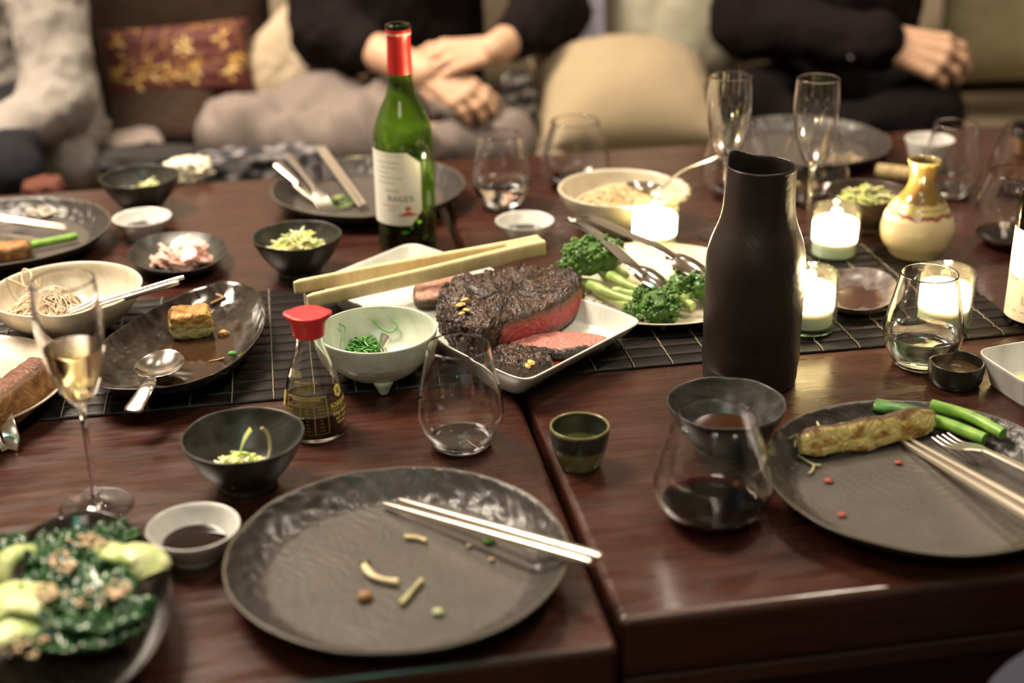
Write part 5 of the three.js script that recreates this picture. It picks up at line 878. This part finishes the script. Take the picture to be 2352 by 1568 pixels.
// ---------------------------------------------------------------- bok choy
{
  const D = greensDish, base = V3(D.c.x, T + 0.006, D.c.y), q = (p) => p.clone().sub(base);
  const ruffle = (g, amp, fr) => { const p = g.attributes.position, n = g.attributes.normal; for (let i = 0; i < p.count; i++) { const k = amp * fbm(p.getX(i) * fr, p.getY(i) * fr, p.getZ(i) * fr, 3); p.setXYZ(i, p.getX(i) + n.getX(i) * k, p.getY(i) + Math.abs(n.getY(i)) * k * 1.6, p.getZ(i) + n.getZ(i) * k); } g.computeVertexNormals(); return weldNormals(g); };
  function bok(label, stem, leaf, sw = 0.014, lw = 0.032) {
    const b = P3(...stem[0]); b.y -= 0.006; const g = thing('bok_choy', label, 'bok choy', b, 0, 'bok choy on the dark oval dish'), l = (a) => P3(...a).sub(b);
    if (stem.length > 1) { const s = ruffle(sweep(stem.map(l), (t) => [sw * lerp(1.0, 0.5, t) * (t < 0.06 ? 0.75 : 1), 0.0055 * lerp(1.1, 0.7, t)], { seg: 30, radial: 20, up: V3(0, 1, 0) }), 0.0012, 60); tint(s, (x, y, z) => mix3([0.34, 0.46, 0.13], [0.60, 0.60, 0.30], clamp(0.5 + fbm(x * 45, y * 45, z * 45, 3)))); part('stem', s, M.veg, g, 'pale green white stem'); }
    const f = ruffle(sweep(leaf.map(l), (t) => [lw * Math.pow(Math.sin(Math.PI * (0.12 + 0.86 * t)), 0.6), 0.0026], { seg: 44, radial: 40, up: V3(0, 1, 0) }), 0.0075, 55); tint(f, (x, y, z) => mix3([0.006, 0.032, 0.010], [0.035, 0.11, 0.03], clamp(0.5 + fbm(x * 70, y * 70, z * 70, 4)))); part('leaf', f, mat([1, 1, 1], 0.22, { vertexColors: true }), g, 'dark green wilted leaf');
  }
  bok('bok choy with its pale stem curving to the right dish rim', [[352, 1322, 0.034], [332, 1278, 0.044], [270, 1270, 0.044], [208, 1256, 0.040]], [[225, 1262, 0.042], [160, 1282, 0.046], [100, 1300, 0.040], [60, 1322, 0.034]], 0.0165, 0.026);
  bok('bok choy with a thick pale stem at the left end of the dish', [[-20, 1392, 0.034], [40, 1372, 0.040], [100, 1382, 0.040], [140, 1392, 0.036]], [[110, 1386, 0.038], [190, 1402, 0.040], [280, 1404, 0.036], [350, 1385, 0.034]], 0.026, 0.024);
  bok('bok choy with an arched pale stem on the left', [[-10, 1332, 0.034], [16, 1284, 0.046], [50, 1266, 0.046], [84, 1264, 0.042]], [[60, 1268, 0.044], [110, 1258, 0.046], [160, 1252, 0.042], [210, 1246, 0.038]], 0.013, 0.024);
  bok('bok choy leaf along the back rim with chopped garlic', [[140, 1262, 0.030]], [[120, 1256, 0.034], [200, 1238, 0.038], [270, 1224, 0.036], [318, 1222, 0.032]], 0.01, 0.020);
  bok('bok choy with broad stem lying at the front of the dish', [[-40, 1462, 0.026], [20, 1442, 0.032], [70, 1436, 0.030], [110, 1436, 0.028]], [[80, 1436, 0.030], [160, 1446, 0.032], [250, 1436, 0.032], [340, 1410, 0.030]], 0.026, 0.026);
  bok('bok choy leaf in the middle of the dish under the garlic', [[120, 1340, 0.030]], [[60, 1338, 0.036], [140, 1342, 0.040], [230, 1336, 0.040], [320, 1330, 0.034]], 0.01, 0.036);
  bok('dark bok choy leaf hanging over the left rim', [[20, 1262, 0.030]], [[-30, 1285, 0.036], [10, 1262, 0.044], [40, 1246, 0.046], [70, 1242, 0.042]], 0.01, 0.024);
  const list = []; for (let i = 0; i < 170; i++) { const spots = [[110, 1360, 26, 18], [268, 1350, 30, 22], [145, 1290, 30, 26], [200, 1240, 50, 14], [180, 1372, 90, 20], [60, 1480, 60, 30]], s = spots[Math.floor(Math.pow(rnd(), 1.3) * 6)]; const a = rr(0, 6.28), k = Math.sqrt(rnd()); const p = P3(s[0] + Math.cos(a) * s[2] * k, s[1] + Math.sin(a) * s[3] * k, i % 9 === 8 ? 0.03 : 0.050).sub(base); const b = blob(rr(0.0012, 0.0026), rr(0.0009, 0.0017), rr(0.001, 0.0022), 0.4, 2, 1); b.translate(p.x, p.y, p.z); list.push(b); }
  const o = solo('chopped_garlic', joined(list), mat([0.52, 0.36, 0.21], 0.4), 'browned chopped garlic strewn over the bok choy', 'garlic', base); o.userData.kind = 'stuff';
}

// ---------------------------------------------------------------- sofa and cushions
const fabric = (c, k = 1, extra = {}) => mat(c, 0.92, { specularIntensity: 0.3, bumpMap: rep(texCloth, 14, 14), bumpScale: 0.0006 * k, sheen: 0.3, sheenColor: [0.5, 0.45, 0.4], ...extra });
const F = { sofa: fabric([0.36, 0.29, 0.20]), brown: fabric([0.030, 0.017, 0.010]), cream: fabric([0.48, 0.385, 0.27]), beige: fabric([0.35, 0.275, 0.175]), pale: fabric([0.47, 0.44, 0.33]), lavender: fabric([0.46, 0.44, 0.56]) };
const SEAT = 0.30, SOFA_TOP = 0.222, SYAW = 0.06;
{
  const g = thing('sofa', 'long low beige fabric sofa behind the tables', 'sofa', V3(-0.1, 0, -2.66), SYAW), L = 4.2;
  part('base', at(boxUV(rbox(L, 0.09, 0.74, 0.02)), 0, 0.05, -0.13), F.sofa, g);
  for (let i = 0; i < 4; i++) part('seat_cushion', at(boxUV(rbox(L / 4 - 0.008, 0.14, 0.76, 0.04, 5)), (i - 1.5) * L / 4, SOFA_TOP - 0.07, -0.11), F.sofa, g);
  for (let i = 0; i < 4; i++) part('back_cushion', at(boxUV(rbox(L / 4 - 0.008, 0.44, 0.20, 0.07, 5)), (i - 1.5) * L / 4, SEAT + 0.15, -0.57, 0, -0.14), F.sofa, g);
  part('back_frame', at(boxUV(rbox(L, 0.66, 0.10, 0.03)), 0, 0.34, -0.77), F.sofa, g);
}
function pillowGeo(w, h, d, n = 40, puff = 0.5, ex = 4) {
  const pos = [], uv = [], idx = [], side = [1, -1];
  for (const s of side) for (let j = 0; j <= n; j++) for (let i = 0; i <= n; i++) {
    const u = i / n * 2 - 1, v = j / n * 2 - 1, t = Math.pow(Math.max(0, (1 - Math.abs(u) ** ex) * (1 - Math.abs(v) ** ex)), puff), pinch = 1 - 0.07 * (Math.abs(u) ** 2 * (1 - v * v) * 0.7) , pv = 1 - 0.07 * (Math.abs(v) ** 2 * (1 - u * u) * 0.7);
    const wr = 0.005 * fbm(u * 2.5 + w * 9, v * 2.5, s * 3 + h * 7, 3) * t;
    pos.push(u * w / 2 * pinch, v * h / 2 * pv, s * (d / 2 * t + wr)); uv.push((u + 1) / 2 * w, (v + 1) / 2 * h);
  }
  const W = n + 1, N = W * W;
  for (let k = 0; k < 2; k++) for (let j = 0; j < n; j++) for (let i = 0; i < n; i++) { const a = k * N + j * W + i, b = a + 1, c = a + W, e = c + 1; k ? idx.push(a, c, b, b, c, e) : idx.push(a, b, c, b, e, c); }
  const g = new THREE.BufferGeometry(); g.setAttribute('position', new THREE.Float32BufferAttribute(pos, 3)); g.setAttribute('uv', new THREE.Float32BufferAttribute(uv, 2)); g.setIndex(idx); return weldNormals(g);
}
function cushion(label, px, py, z, w, h, d, m, rot, puff = 0.5, ex = 4) { const c = onZ(px, py, z), o = solo('cushion', pillowGeo(w, h, d, 40, puff, ex), m, label, 'cushion', c); o.rotation.order = 'YXZ'; o.rotation.set(rot[0], rot[1], rot[2]); return o; }
const texLeaf = canvasTex(1024, 1024, (x) => {
  x.fillStyle = '#57302c'; x.fillRect(0, 0, 1024, 1024);
  const leaf = (cx, cy, a, l, w, c) => { x.save(); x.translate(cx, cy); x.rotate(a); x.fillStyle = c; x.beginPath(); x.moveTo(0, 0); x.quadraticCurveTo(l * 0.5, -w, l, 0); x.quadraticCurveTo(l * 0.5, w, 0, 0); x.fill(); x.restore(); };
  const gold = ['#c9a45c', '#b98f4c', '#d9bd80', '#9f7a3c'];
  for (let i = 0; i < 46; i++) { const cx = rr(40, 980), cy = rr(40, 980), a = rr(0, 6.28), n = 3 + Math.floor(rnd() * 4); for (let k = 0; k < n; k++) leaf(cx + rr(-14, 14), cy + rr(-14, 14), a + k * 6.28 / n + rr(-0.3, 0.3), rr(34, 66), rr(11, 20), gold[Math.floor(rnd() * 4)]); }
  x.strokeStyle = '#a8843f'; x.lineWidth = 4; for (let i = 0; i < 14; i++) { x.beginPath(); x.moveTo(rr(0, 1024), rr(0, 1024)); x.bezierCurveTo(rr(0, 1024), rr(0, 1024), rr(0, 1024), rr(0, 1024), rr(0, 1024), rr(0, 1024)); x.stroke(); }
}); texLeaf.wrapS = texLeaf.wrapT = THREE.RepeatWrapping;
cushion('large dark brown cushion leaning on the sofa back', 405, 60, -2.90, 0.40, 0.36, 0.12, F.brown, [-0.22, 0.12, 0]);
cushion('purple brown cushion embroidered with gold leaves', 408, 146, -2.725, 0.29, 0.150, 0.08, mat([1, 1, 1], 0.6, { map: rep(texLeaf, 2.4, 2.4), specularIntensity: 0.3 }), [-0.35, 0.10, 0.05], 0.4);
cushion('small dark brown cushion lying under the gold leaf cushion', 375, 275, -2.64, 0.21, 0.15, 0.07, F.brown, [-1.1, 0.1, 0.02]);
cushion('cream cushion standing on its corner beside the person in the grey skirt', 655, 190, -2.78, 0.218, 0.218, 0.11, F.cream, [-0.25, 0.0, 0.74]);
cushion('large puffy beige cushion lying on the sofa seat', 1438, 226, -2.62, 0.345, 0.32, 0.21, F.beige, [-1.28, 0.12, -0.05], 0.62, 2.2);
cushion('pale grey green cushion upright behind the puffy beige cushion', 1535, -30, -2.92, 0.275, 0.40, 0.13, F.pale, [-0.2, 0.0, 0.04]);
cushion('narrow pale lavender bolster standing on the sofa', 1348, 5, -2.84, 0.075, 0.34, 0.06, F.lavender, [-0.2, 0.1, 0.0]);
cushion('olive beige cushion at the right end of the sofa', 2360, 0, -2.98, 0.36, 0.34, 0.13, fabric([0.30, 0.25, 0.15]), [-0.16, -0.1, 0.02]);
// cloths between sofa and table
{
  const spots = (c0, c1) => (x, y, z) => { const n = fbm(x * 28, y * 40, z * 28, 3); return mix3(c0, c1, smooth(0.05, 0.25, n)); };
  const cloth = (name, label, cat, px, py, z, sx, sy, sz, paint, turn = YAW) => { const c = onZ(px, py, z), g = blob(sx, sy, sz, 0.18, 1.6, 4, rr(0, 40), boxy(4)); if (paint) tint(g, paint); return solo(name, g, paint ? mat([1, 1, 1], 0.9, { vertexColors: true }) : fabric([0.2, 0.16, 0.14]), label, cat, c, turn); };
  cloth('patterned_cloth', 'black and white patterned cloth hanging below the grey skirt', 'cloth', 600, 385, -2.35, 0.120, 0.034, 0.03, spots([0.012, 0.012, 0.016], [0.30, 0.27, 0.27]));
  cloth('patterned_scarf', 'black and white patterned scarf bunched beside the crossed hands', 'scarf', 1192, 238, -2.60, 0.030, 0.055, 0.03, spots([0.03, 0.028, 0.03], [0.5, 0.47, 0.44]));
  cloth('folded_cloth', 'taupe folded cloth on the sofa beside the cardigan', 'cloth', 305, 325, -2.52, 0.050, 0.016, 0.05, null, 0.4);
  cloth('leather_pouf', 'reddish brown leather pouf behind the table corner', 'pouf', 100, 440, -2.10, 0.030, 0.020, 0.03, (x, y, z) => [0.09, 0.022, 0.010]);
  cloth('dark_throw', 'dark charcoal throw bunched on the sofa edge behind the corner bowl', 'throw', 345, 372, -2.42, 0.085, 0.024, 0.045, (x, y, z) => [0.012, 0.0095, 0.009]);
  const p = onH(432, 392, 0.012), g = blob(0.030, 0.016, 0.024, 0.5, 1.5, 4, 7, boxy(3)); solo('paper_napkin', g, mat([0.72, 0.66, 0.50], 0.85), 'crumpled cream paper napkin next to a small flared bowl', 'napkin', p.setY(T + 0.014), 0.4);
}

// ---------------------------------------------------------------- people
const SK = mat([0.56, 0.335, 0.215], 0.55, { sheen: 0.2, sheenColor: [0.6, 0.4, 0.3], bumpMap: rep(texSpeck, 20, 20), bumpScale: 0.0003 });
// capsules of a hand; s points to the thumb side, nrm out of the back of the hand
function handBones(wrist, fwd, nrm, s, curl = [0.35, 0.35, 0.3], spread = 0.08, thumbOut = 0.5, k = 1) {
  const f = fwd.clone().normalize(), n = nrm.clone().addScaledVector(f, -nrm.dot(f)).normalize(), t = s.clone().addScaledVector(f, -s.dot(f)); t.addScaledVector(n, -t.dot(n)).normalize();
  const P = (a, b, c) => wrist.clone().addScaledVector(f, a * k).addScaledVector(t, b * k).addScaledVector(n, c * k), bones = [];
  const kn = [[0.092, 0.031, 0.004], [0.096, 0.011, 0.007], [0.091, -0.010, 0.005], [0.081, -0.029, 0.0]], L = [0.070, 0.079, 0.072, 0.056], R = [0.0090, 0.0092, 0.0086, 0.0076];
  for (let i = 0; i < 4; i++) {
    const K = P(...kn[i]); bones.push([P(0.004, kn[i][1] * 0.55, 0), K, 0.0145 * k, 0.0108 * k]);
    let p = K, ang = 0; const dev = (1.5 - i) * spread;
    [0.44, 0.31, 0.25].forEach((q, j) => { ang += curl[j] * (1 + 0.08 * i); const d = f.clone().multiplyScalar(Math.cos(ang)).addScaledVector(n, -Math.sin(ang)).addScaledVector(t, dev * Math.cos(ang)).normalize(), e = p.clone().addScaledVector(d, L[i] * q * k); bones.push([p, e, R[i] * (1 - 0.07 * j) * k, R[i] * (1 - 0.07 * (j + 1)) * k]); p = e; });
  }
  bones.push([P(0.022, 0.020, -0.006), P(0.050, 0.020 + 0.024 * thumbOut, -0.012), 0.0150 * k, 0.0118 * k], [P(0.050, 0.020 + 0.024 * thumbOut, -0.012), P(0.080, 0.026 + 0.030 * thumbOut, -0.018), 0.0112 * k, 0.0098 * k], [P(0.080, 0.026 + 0.030 * thumbOut, -0.018), P(0.103, 0.026 + 0.026 * thumbOut, -0.024), 0.0098 * k, 0.0080 * k]);
  return bones;
}
const fieldOf = (bones, k = 0.02, extra) => (x, y, z) => { let d = 1e3; for (const [a, b, ra, rb] of bones) d = smin(d, capsule(x, y, z, a, b, ra, rb), k); return extra ? extra(x, y, z, d) : d; };
function bounds(bones, pad = 0.03) { const lo = V3(9, 9, 9), hi = V3(-9, -9, -9); for (const [a, b, ra, rb] of bones) for (const [p, r] of [[a, ra], [b, rb]]) { lo.min(p.clone().subScalar(r + pad)); hi.max(p.clone().addScalar(r + pad)); } return [lo, hi]; }
const meshOf = (bones, cell, k, extra, pad = 0.03) => field(fieldOf(bones, k, extra), ...bounds(bones, pad), cell);
const folds = (amp, fr) => (x, y, z, d) => d > 0.05 ? d : d + amp * fbm(x * fr, y * fr, z * fr, 3);
const worn = new Map();
// a seated figure: skin (body with hands), clothes and hair
function person(label, hips, o) {
  const g = thing('person', label, 'person', hips); const shift = (geo) => { geo.translate(-hips.x, -hips.y, -hips.z); return geo; };
  const neck = o.chest.clone().add(V3(0, 0.20, 0.01)), head = neck.clone().add(V3(0, 0.17, 0.03));
  const core = [[hips.clone().add(V3(0, 0.13, 0)), o.chest, 0.115, 0.12], [o.chest, neck, 0.10, 0.05], [neck, head, 0.05, 0.075], [head.clone().add(V3(0, 0.03, 0)), head.clone().add(V3(0, -0.03, 0.02)), 0.085, 0.07], [head.clone().add(V3(0, -0.005, 0.085)), head.clone().add(V3(0, -0.03, 0.105)), 0.012, 0.016], [head.clone().add(V3(0.085, -0.01, 0)), head.clone().add(V3(0.088, -0.04, 0)), 0.014, 0.01], [head.clone().add(V3(-0.085, -0.01, 0)), head.clone().add(V3(-0.088, -0.04, 0)), 0.014, 0.01]];
  for (const a of o.arms) core.push([a[0], a[1], 0.046, 0.040], [a[1], a[2], 0.040, 0.029]);
  for (const l of o.legs) core.push([l[0], l[1], 0.060, 0.040], [l[1], l[2], 0.038, 0.030]);
  const skin = [plain(meshOf(core, 0.013, 0.03))];
  for (const h of o.hands) skin.push(plain(meshOf(h, 0.0033, 0.009, null, 0.012)));
  part('body', shift(joined(skin)), SK, g);
  const hairB = [[head.clone().add(V3(0, 0.055, -0.015)), head.clone().add(V3(0, 0.01, -0.05)), 0.088, 0.08]];
  part('hair', shift(meshOf(hairB, 0.013, 0.03, folds(0.006, 40))), mat([0.02, 0.014, 0.01], 0.5), g);
  const ears = head; for (const s of [-1, 1]) part('eye', at(new THREE.SphereGeometry(0.012, 12, 10), head.x - hips.x + s * 0.032, head.y - hips.y + 0.012, head.z - hips.z + 0.078), mat([0.6, 0.58, 0.55], 0.2), g);
  part('mouth', at(new THREE.CapsuleGeometry(0.005, 0.03, 4, 10), head.x - hips.x, head.y - hips.y - 0.062, head.z - hips.z + 0.082, 0, 0, Math.PI / 2), mat([0.45, 0.16, 0.13], 0.4), g);
  for (const [name, bones, m, cell, k, ex, lab] of o.clothes) { const c = part(name, shift(meshOf(bones, cell, k, ex)), m, g, lab); worn.set(g.name + name, c); }
  return g;
}
const darkShirt = mat([0.0085, 0.0055, 0.0058], 0.9, { specularIntensity: 0.2, bumpMap: rep(texCloth, 14, 14), bumpScale: 0.0004 });
const trousers = mat([0.006, 0.0045, 0.0045], 0.92, { specularIntensity: 0.2 });
const grey = fabric([0.185, 0.150, 0.134], 0.7), knit = mat([0.25, 0.222, 0.200], 0.95, { bumpMap: rep(texKnit, 7, 7), bumpScale: 0.0012, sheen: 0.3, sheenColor: [0.5, 0.45, 0.4] });
{ // person in the middle, arms crossed over a grey skirt
  const hips = onZ(935, 60, -2.88); hips.y = SEAT;
  const chest = V3(hips.x, SEAT + 0.42, -2.86);
  const eR = onZ(752, 70, -2.72), wR = onZ(978, 168, -2.53), eL = onZ(1268, 30, -2.74), wL = onZ(1132, 116, -2.55);
  const shR = V3(chest.x - 0.17, chest.y + 0.10, -2.86), shL = V3(chest.x + 0.17, chest.y + 0.10, -2.86);
  const cR = eR.clone().lerp(wR, 0.40), cL = eL.clone().lerp(wL, 0.66);
  const handR = handBones(wR, V3(0.84, -0.42, 0.30), V3(0.15, 0.72, 0.66), V3(0.2, 0.2, -1), [0.25, 0.35, 0.3], 0.06, 0.5, 0.90), handL = handBones(wL, V3(-0.95, -0.10, 0.20), V3(0.05, 0.75, 0.65), V3(0, 0.4, -1), [0.30, 0.45, 0.35], 0.10, 0.4, 0.90);
  handR.push([wR.clone().lerp(eR, 0.55), wR, 0.036, 0.0245]); handL.push([wL.clone().lerp(eL, 0.36), wL, 0.033, 0.0245]);
  const kR = onZ(528, 306, -2.52), kL = onZ(1165, 318, -2.54), hR = onZ(880, 232, -2.76), hL = onZ(1010, 236, -2.76), fR = onZ(930, 336, -2.44), fL = onZ(720, 340, -2.45);
  const skirtB = [[hR, kR, 0.062, 0.054], [hL, kL, 0.060, 0.048], [kR, fR, 0.054, 0.042], [kL, fL, 0.050, 0.042], [onZ(900, 252, -2.66), onZ(850, 300, -2.50), 0.062, 0.055], [onZ(720, 270, -2.62), onZ(780, 312, -2.48), 0.060, 0.052]];
  person('person in dark top and grey skirt with crossed hands in the lap', hips, {
    chest, arms: [[shR, eR, wR], [shL, eL, wL]], legs: [[hR, kR, fR], [hL, kL, fL]].map((l) => l), hands: [handR, handL], legScale: 0.55,
    clothes: [
      ['top', [[onZ(940, 150, -2.88), chest, 0.15, 0.165], [chest, chest.clone().add(V3(0, 0.13, 0)), 0.14, 0.07], [chest.clone().add(V3(-0.08, 0.1, 0)), shR, 0.09, 0.078], [chest.clone().add(V3(0.08, 0.1, 0)), shL, 0.09, 0.078], [shR, eR, 0.078, 0.066], [shL, eL, 0.078, 0.066], [eR, cR, 0.064, 0.048], [eL, cL, 0.062, 0.046]], darkShirt, 0.011, 0.035, folds(0.010, 11)],
      ['skirt', skirtB, grey, 0.010, 0.06, (x, y, zz, d) => d > 0.06 ? d : d + 0.015 * n3(x * 8 + zz * 6 + 3, y * 3, zz * 7) + 0.007 * n3(x * 20 + y * 8, y * 6, zz * 14), 'draped grey skirt'],
    ],
  });
}
{ // person on the right in a black shirt, hand on the knee
  const hips = onZ(1905, 60, -2.86); hips.y = SEAT; const chest = V3(hips.x + 0.03, SEAT + 0.42, -2.86);
  const eR = onZ(1720, 50, -2.72), wR = onZ(2032, 98, -2.53), shR = V3(chest.x - 0.19, chest.y + 0.10, -2.86), shL = V3(chest.x + 0.17, chest.y + 0.10, -2.88), eL = V3(chest.x + 0.15, chest.y - 0.14, -2.93), wL = V3(chest.x + 0.02, SEAT + 0.16, -2.94);
  const handR = handBones(wR, V3(0.93, -0.26, 0.10), V3(0.12, 0.60, 0.80), V3(0.1, 0.6, -1), [0.40, 0.5, 0.35], 0.05, 0.25, 1.14); handR.push([wR.clone().lerp(eR, 0.3), wR, 0.033, 0.027]);
  const handL = handBones(wL, V3(-0.8, -0.2, 0), V3(0, 0.2, -0.9), V3(0, 1, 0.2), [0.3, 0.4, 0.3]);
  const kL = onZ(2118, 276, -2.54), kR = onZ(1690, 262, -2.56), hR = onZ(1850, 200, -2.82), hL = onZ(2010, 200, -2.82), fL = onZ(1870, 320, -2.46), fR = onZ(1950, 330, -2.50);
  const cu = eR.clone().lerp(wR, 0.93);
  const P = person('person in a black shirt with one hand resting on the knee', hips, {
    chest, arms: [[shR, eR, wR], [shL, eL, wL]], legs: [[hR, kR, fR], [hL, kL, fL]], hands: [handR, handL],
    clothes: [
      ['shirt', [[onZ(1930, 150, -2.86), chest, 0.14, 0.155], [chest, chest.clone().add(V3(0, 0.13, 0)), 0.14, 0.07], [chest.clone().add(V3(-0.08, 0.1, 0)), shR, 0.09, 0.08], [chest.clone().add(V3(0.08, 0.1, 0)), shL, 0.09, 0.08], [shR, eR, 0.08, 0.068], [eR, cu, 0.064, 0.046], [cu, cu.clone().lerp(wR, 0.3), 0.047, 0.046], [shL, eL, 0.08, 0.066], [eL, wL, 0.062, 0.046]], darkShirt, 0.011, 0.03, folds(0.010, 10)],
      ['trousers', [[hR, kR, 0.066, 0.068], [hL, kL, 0.066, 0.070], [kR, fR, 0.064, 0.046], [kL, fL, 0.066, 0.046], [hR, hL, 0.066, 0.066]], trousers, 0.012, 0.045, folds(0.008, 12)],
    ],
  });
  for (const [px, py, z] of [[1957, 128, -2.52], [1905, 26, -2.645]]) { const b = onZ(px, py, z).sub(hips), t = at(new THREE.CylinderGeometry(0.0058, 0.0058, 0.0025, 20), 0, 0, 0, 0, 1.15); t.translate(b.x, b.y, b.z); part('button', t, mat([0.40, 0.38, 0.34], 0.25), worn.get(P.name + 'shirt'), 'small pearly shirt button'); }
}
{ // person on the left in a grey cardigan
  const hips = onZ(40, 260, -2.66); hips.y = SEAT; const chest = V3(hips.x, SEAT + 0.42, -2.64);
  const shL = onZ(90, -190, -2.60), eL = onZ(138, 232, -2.45), wL = onZ(-25, 338, -2.30), shR = V3(chest.x - 0.18, shL.y, -2.60), eR = V3(chest.x - 0.26, chest.y - 0.16, -2.50), wR = V3(chest.x - 0.12, SEAT + 0.14, -2.36);
  const handL = handBones(wL, V3(-0.8, -0.25, 0.5), V3(0, 0.8, 0.6), V3(-0.3, 0.3, -1), [0.3, 0.4, 0.3]), handR = handBones(wR, V3(0.4, -0.3, 0.8), V3(0, 0.9, 0.4), V3(1, 0, 0), [0.3, 0.4, 0.3]);
  const kL = onZ(20, 408, -2.19), hR = hips.clone().add(V3(-0.12, 0.08, 0)), hL = hips.clone().add(V3(0.0, 0.08, 0)), kR = V3(hips.x - 0.25, SEAT + 0.08, -2.20), fL = V3(kL.x - 0.02, 0.06, kL.z + 0.02), fR = V3(kR.x, 0.06, kR.z + 0.02);
  const cu = eL.clone().lerp(wL, 0.88);
  const P = person('person in a grey knitted cardigan at the left end of the sofa', hips, {
    chest, arms: [[shR, eR, wR], [shL, eL, wL]], legs: [[hR, kR, fR], [hL, kL, fL]], hands: [handR, handL],
    clothes: [
      ['cardigan', [[hips.clone().add(V3(0.0, 0.10, 0.02)), chest, 0.135, 0.135], [chest, chest.clone().add(V3(0, 0.13, 0)), 0.13, 0.07], [chest.clone().add(V3(0.05, 0.08, 0)), shL, 0.09, 0.075], [chest.clone().add(V3(-0.08, 0.1, 0)), shR, 0.09, 0.08], [shL, eL, 0.072, 0.058], [eL, cu, 0.057, 0.044], [cu, cu.clone().lerp(wL, 0.2), 0.048, 0.048], [shR, eR, 0.078, 0.064], [eR, wR, 0.06, 0.044], [onZ(95, 290, -2.56), onZ(172, 376, -2.44), 0.066, 0.044], [onZ(150, 150, -2.66), onZ(185, 330, -2.58), 0.05, 0.055]], knit, 0.010, 0.03, folds(0.009, 12)],
      ['jeans', [[hR, kR, 0.10, 0.075], [hL, kL, 0.075, 0.048], [kR, fR, 0.072, 0.05], [kL, fL, 0.048, 0.045]], mat([0.012, 0.012, 0.015], 0.92, { specularIntensity: 0.2 }), 0.013, 0.04, folds(0.006, 14)],
    ],
  });
}
{ // knee of a person on the near side
  const knee = onZ(2490, 1730, -0.78), hips = V3(knee.x + 0.42, SEAT, -0.42), chest = V3(hips.x + 0.04, SEAT + 0.42, -0.36);
  const shR = V3(chest.x + 0.05, chest.y + 0.1, chest.z + 0.17), shL = V3(chest.x - 0.05, chest.y + 0.1, chest.z - 0.17), eR = V3(chest.x + 0.05, chest.y - 0.16, chest.z + 0.24), eL = V3(chest.x - 0.02, chest.y - 0.16, chest.z - 0.2), wR = V3(chest.x - 0.12, SEAT + 0.17, chest.z + 0.1), wL = V3(chest.x - 0.14, SEAT + 0.17, chest.z - 0.08);
  const h1 = handBones(wR, V3(-0.9, -0.2, -0.2), V3(0, 1, 0), V3(0, 0, -1)), h2 = handBones(wL, V3(-0.9, -0.2, 0), V3(0, 1, 0), V3(0, 0, 1));
  const k2 = V3(knee.x + 0.02, knee.y, knee.z + 0.3), hA = hips.clone().add(V3(-0.02, 0.06, -0.09)), hB = hips.clone().add(V3(-0.02, 0.06, 0.09)), fA = V3(knee.x + 0.06, 0.06, knee.z + 0.02), fB = V3(k2.x + 0.06, 0.06, k2.z);
  const navy = mat([0.020, 0.022, 0.038], 0.92, { sheen: 0.2, sheenColor: [0.3, 0.3, 0.4] });
  const p = person('person in navy clothes whose knee meets the near table edge', hips, { chest, arms: [[shR, eR, wR], [shL, eL, wL]], legs: [[hA, knee, fA], [hB, k2, fB]], hands: [h1, h2], clothes: [
    ['sweater', [[hips.clone().add(V3(0, 0.12, 0)), chest, 0.14, 0.145], [chest, chest.clone().add(V3(0, 0.13, 0)), 0.13, 0.07], [chest, shR, 0.1, 0.08], [chest, shL, 0.1, 0.08], [shR, eR, 0.075, 0.06], [eR, wR, 0.058, 0.042], [shL, eL, 0.075, 0.06], [eL, wL, 0.058, 0.042]], navy, 0.014, 0.03, folds(0.006, 12)],
    ['trousers', [[hA, knee, 0.095, 0.066], [hB, k2, 0.095, 0.068], [knee, fA, 0.064, 0.05], [k2, fB, 0.066, 0.05], [hA, hB, 0.11, 0.11]], navy, 0.012, 0.04, folds(0.005, 12)]] });
  solo('floor_stool', lathe(curvePts([[0, 0.0], [0.2, 0], [0.21, 0.02], [0.21, SEAT - 0.11], [0.2, SEAT - 0.075], [0, SEAT - 0.07]], 30), 48), F.brown, 'round dark stool under the person in navy', 'stool', V3(hips.x, 0, hips.z));
}

scene.traverse((o) => { if (o.isMesh) { o.castShadow = true; o.receiveShadow = true; } if (o.isPointLight) o.castShadow = true; });
renderer.render(scene, camera);
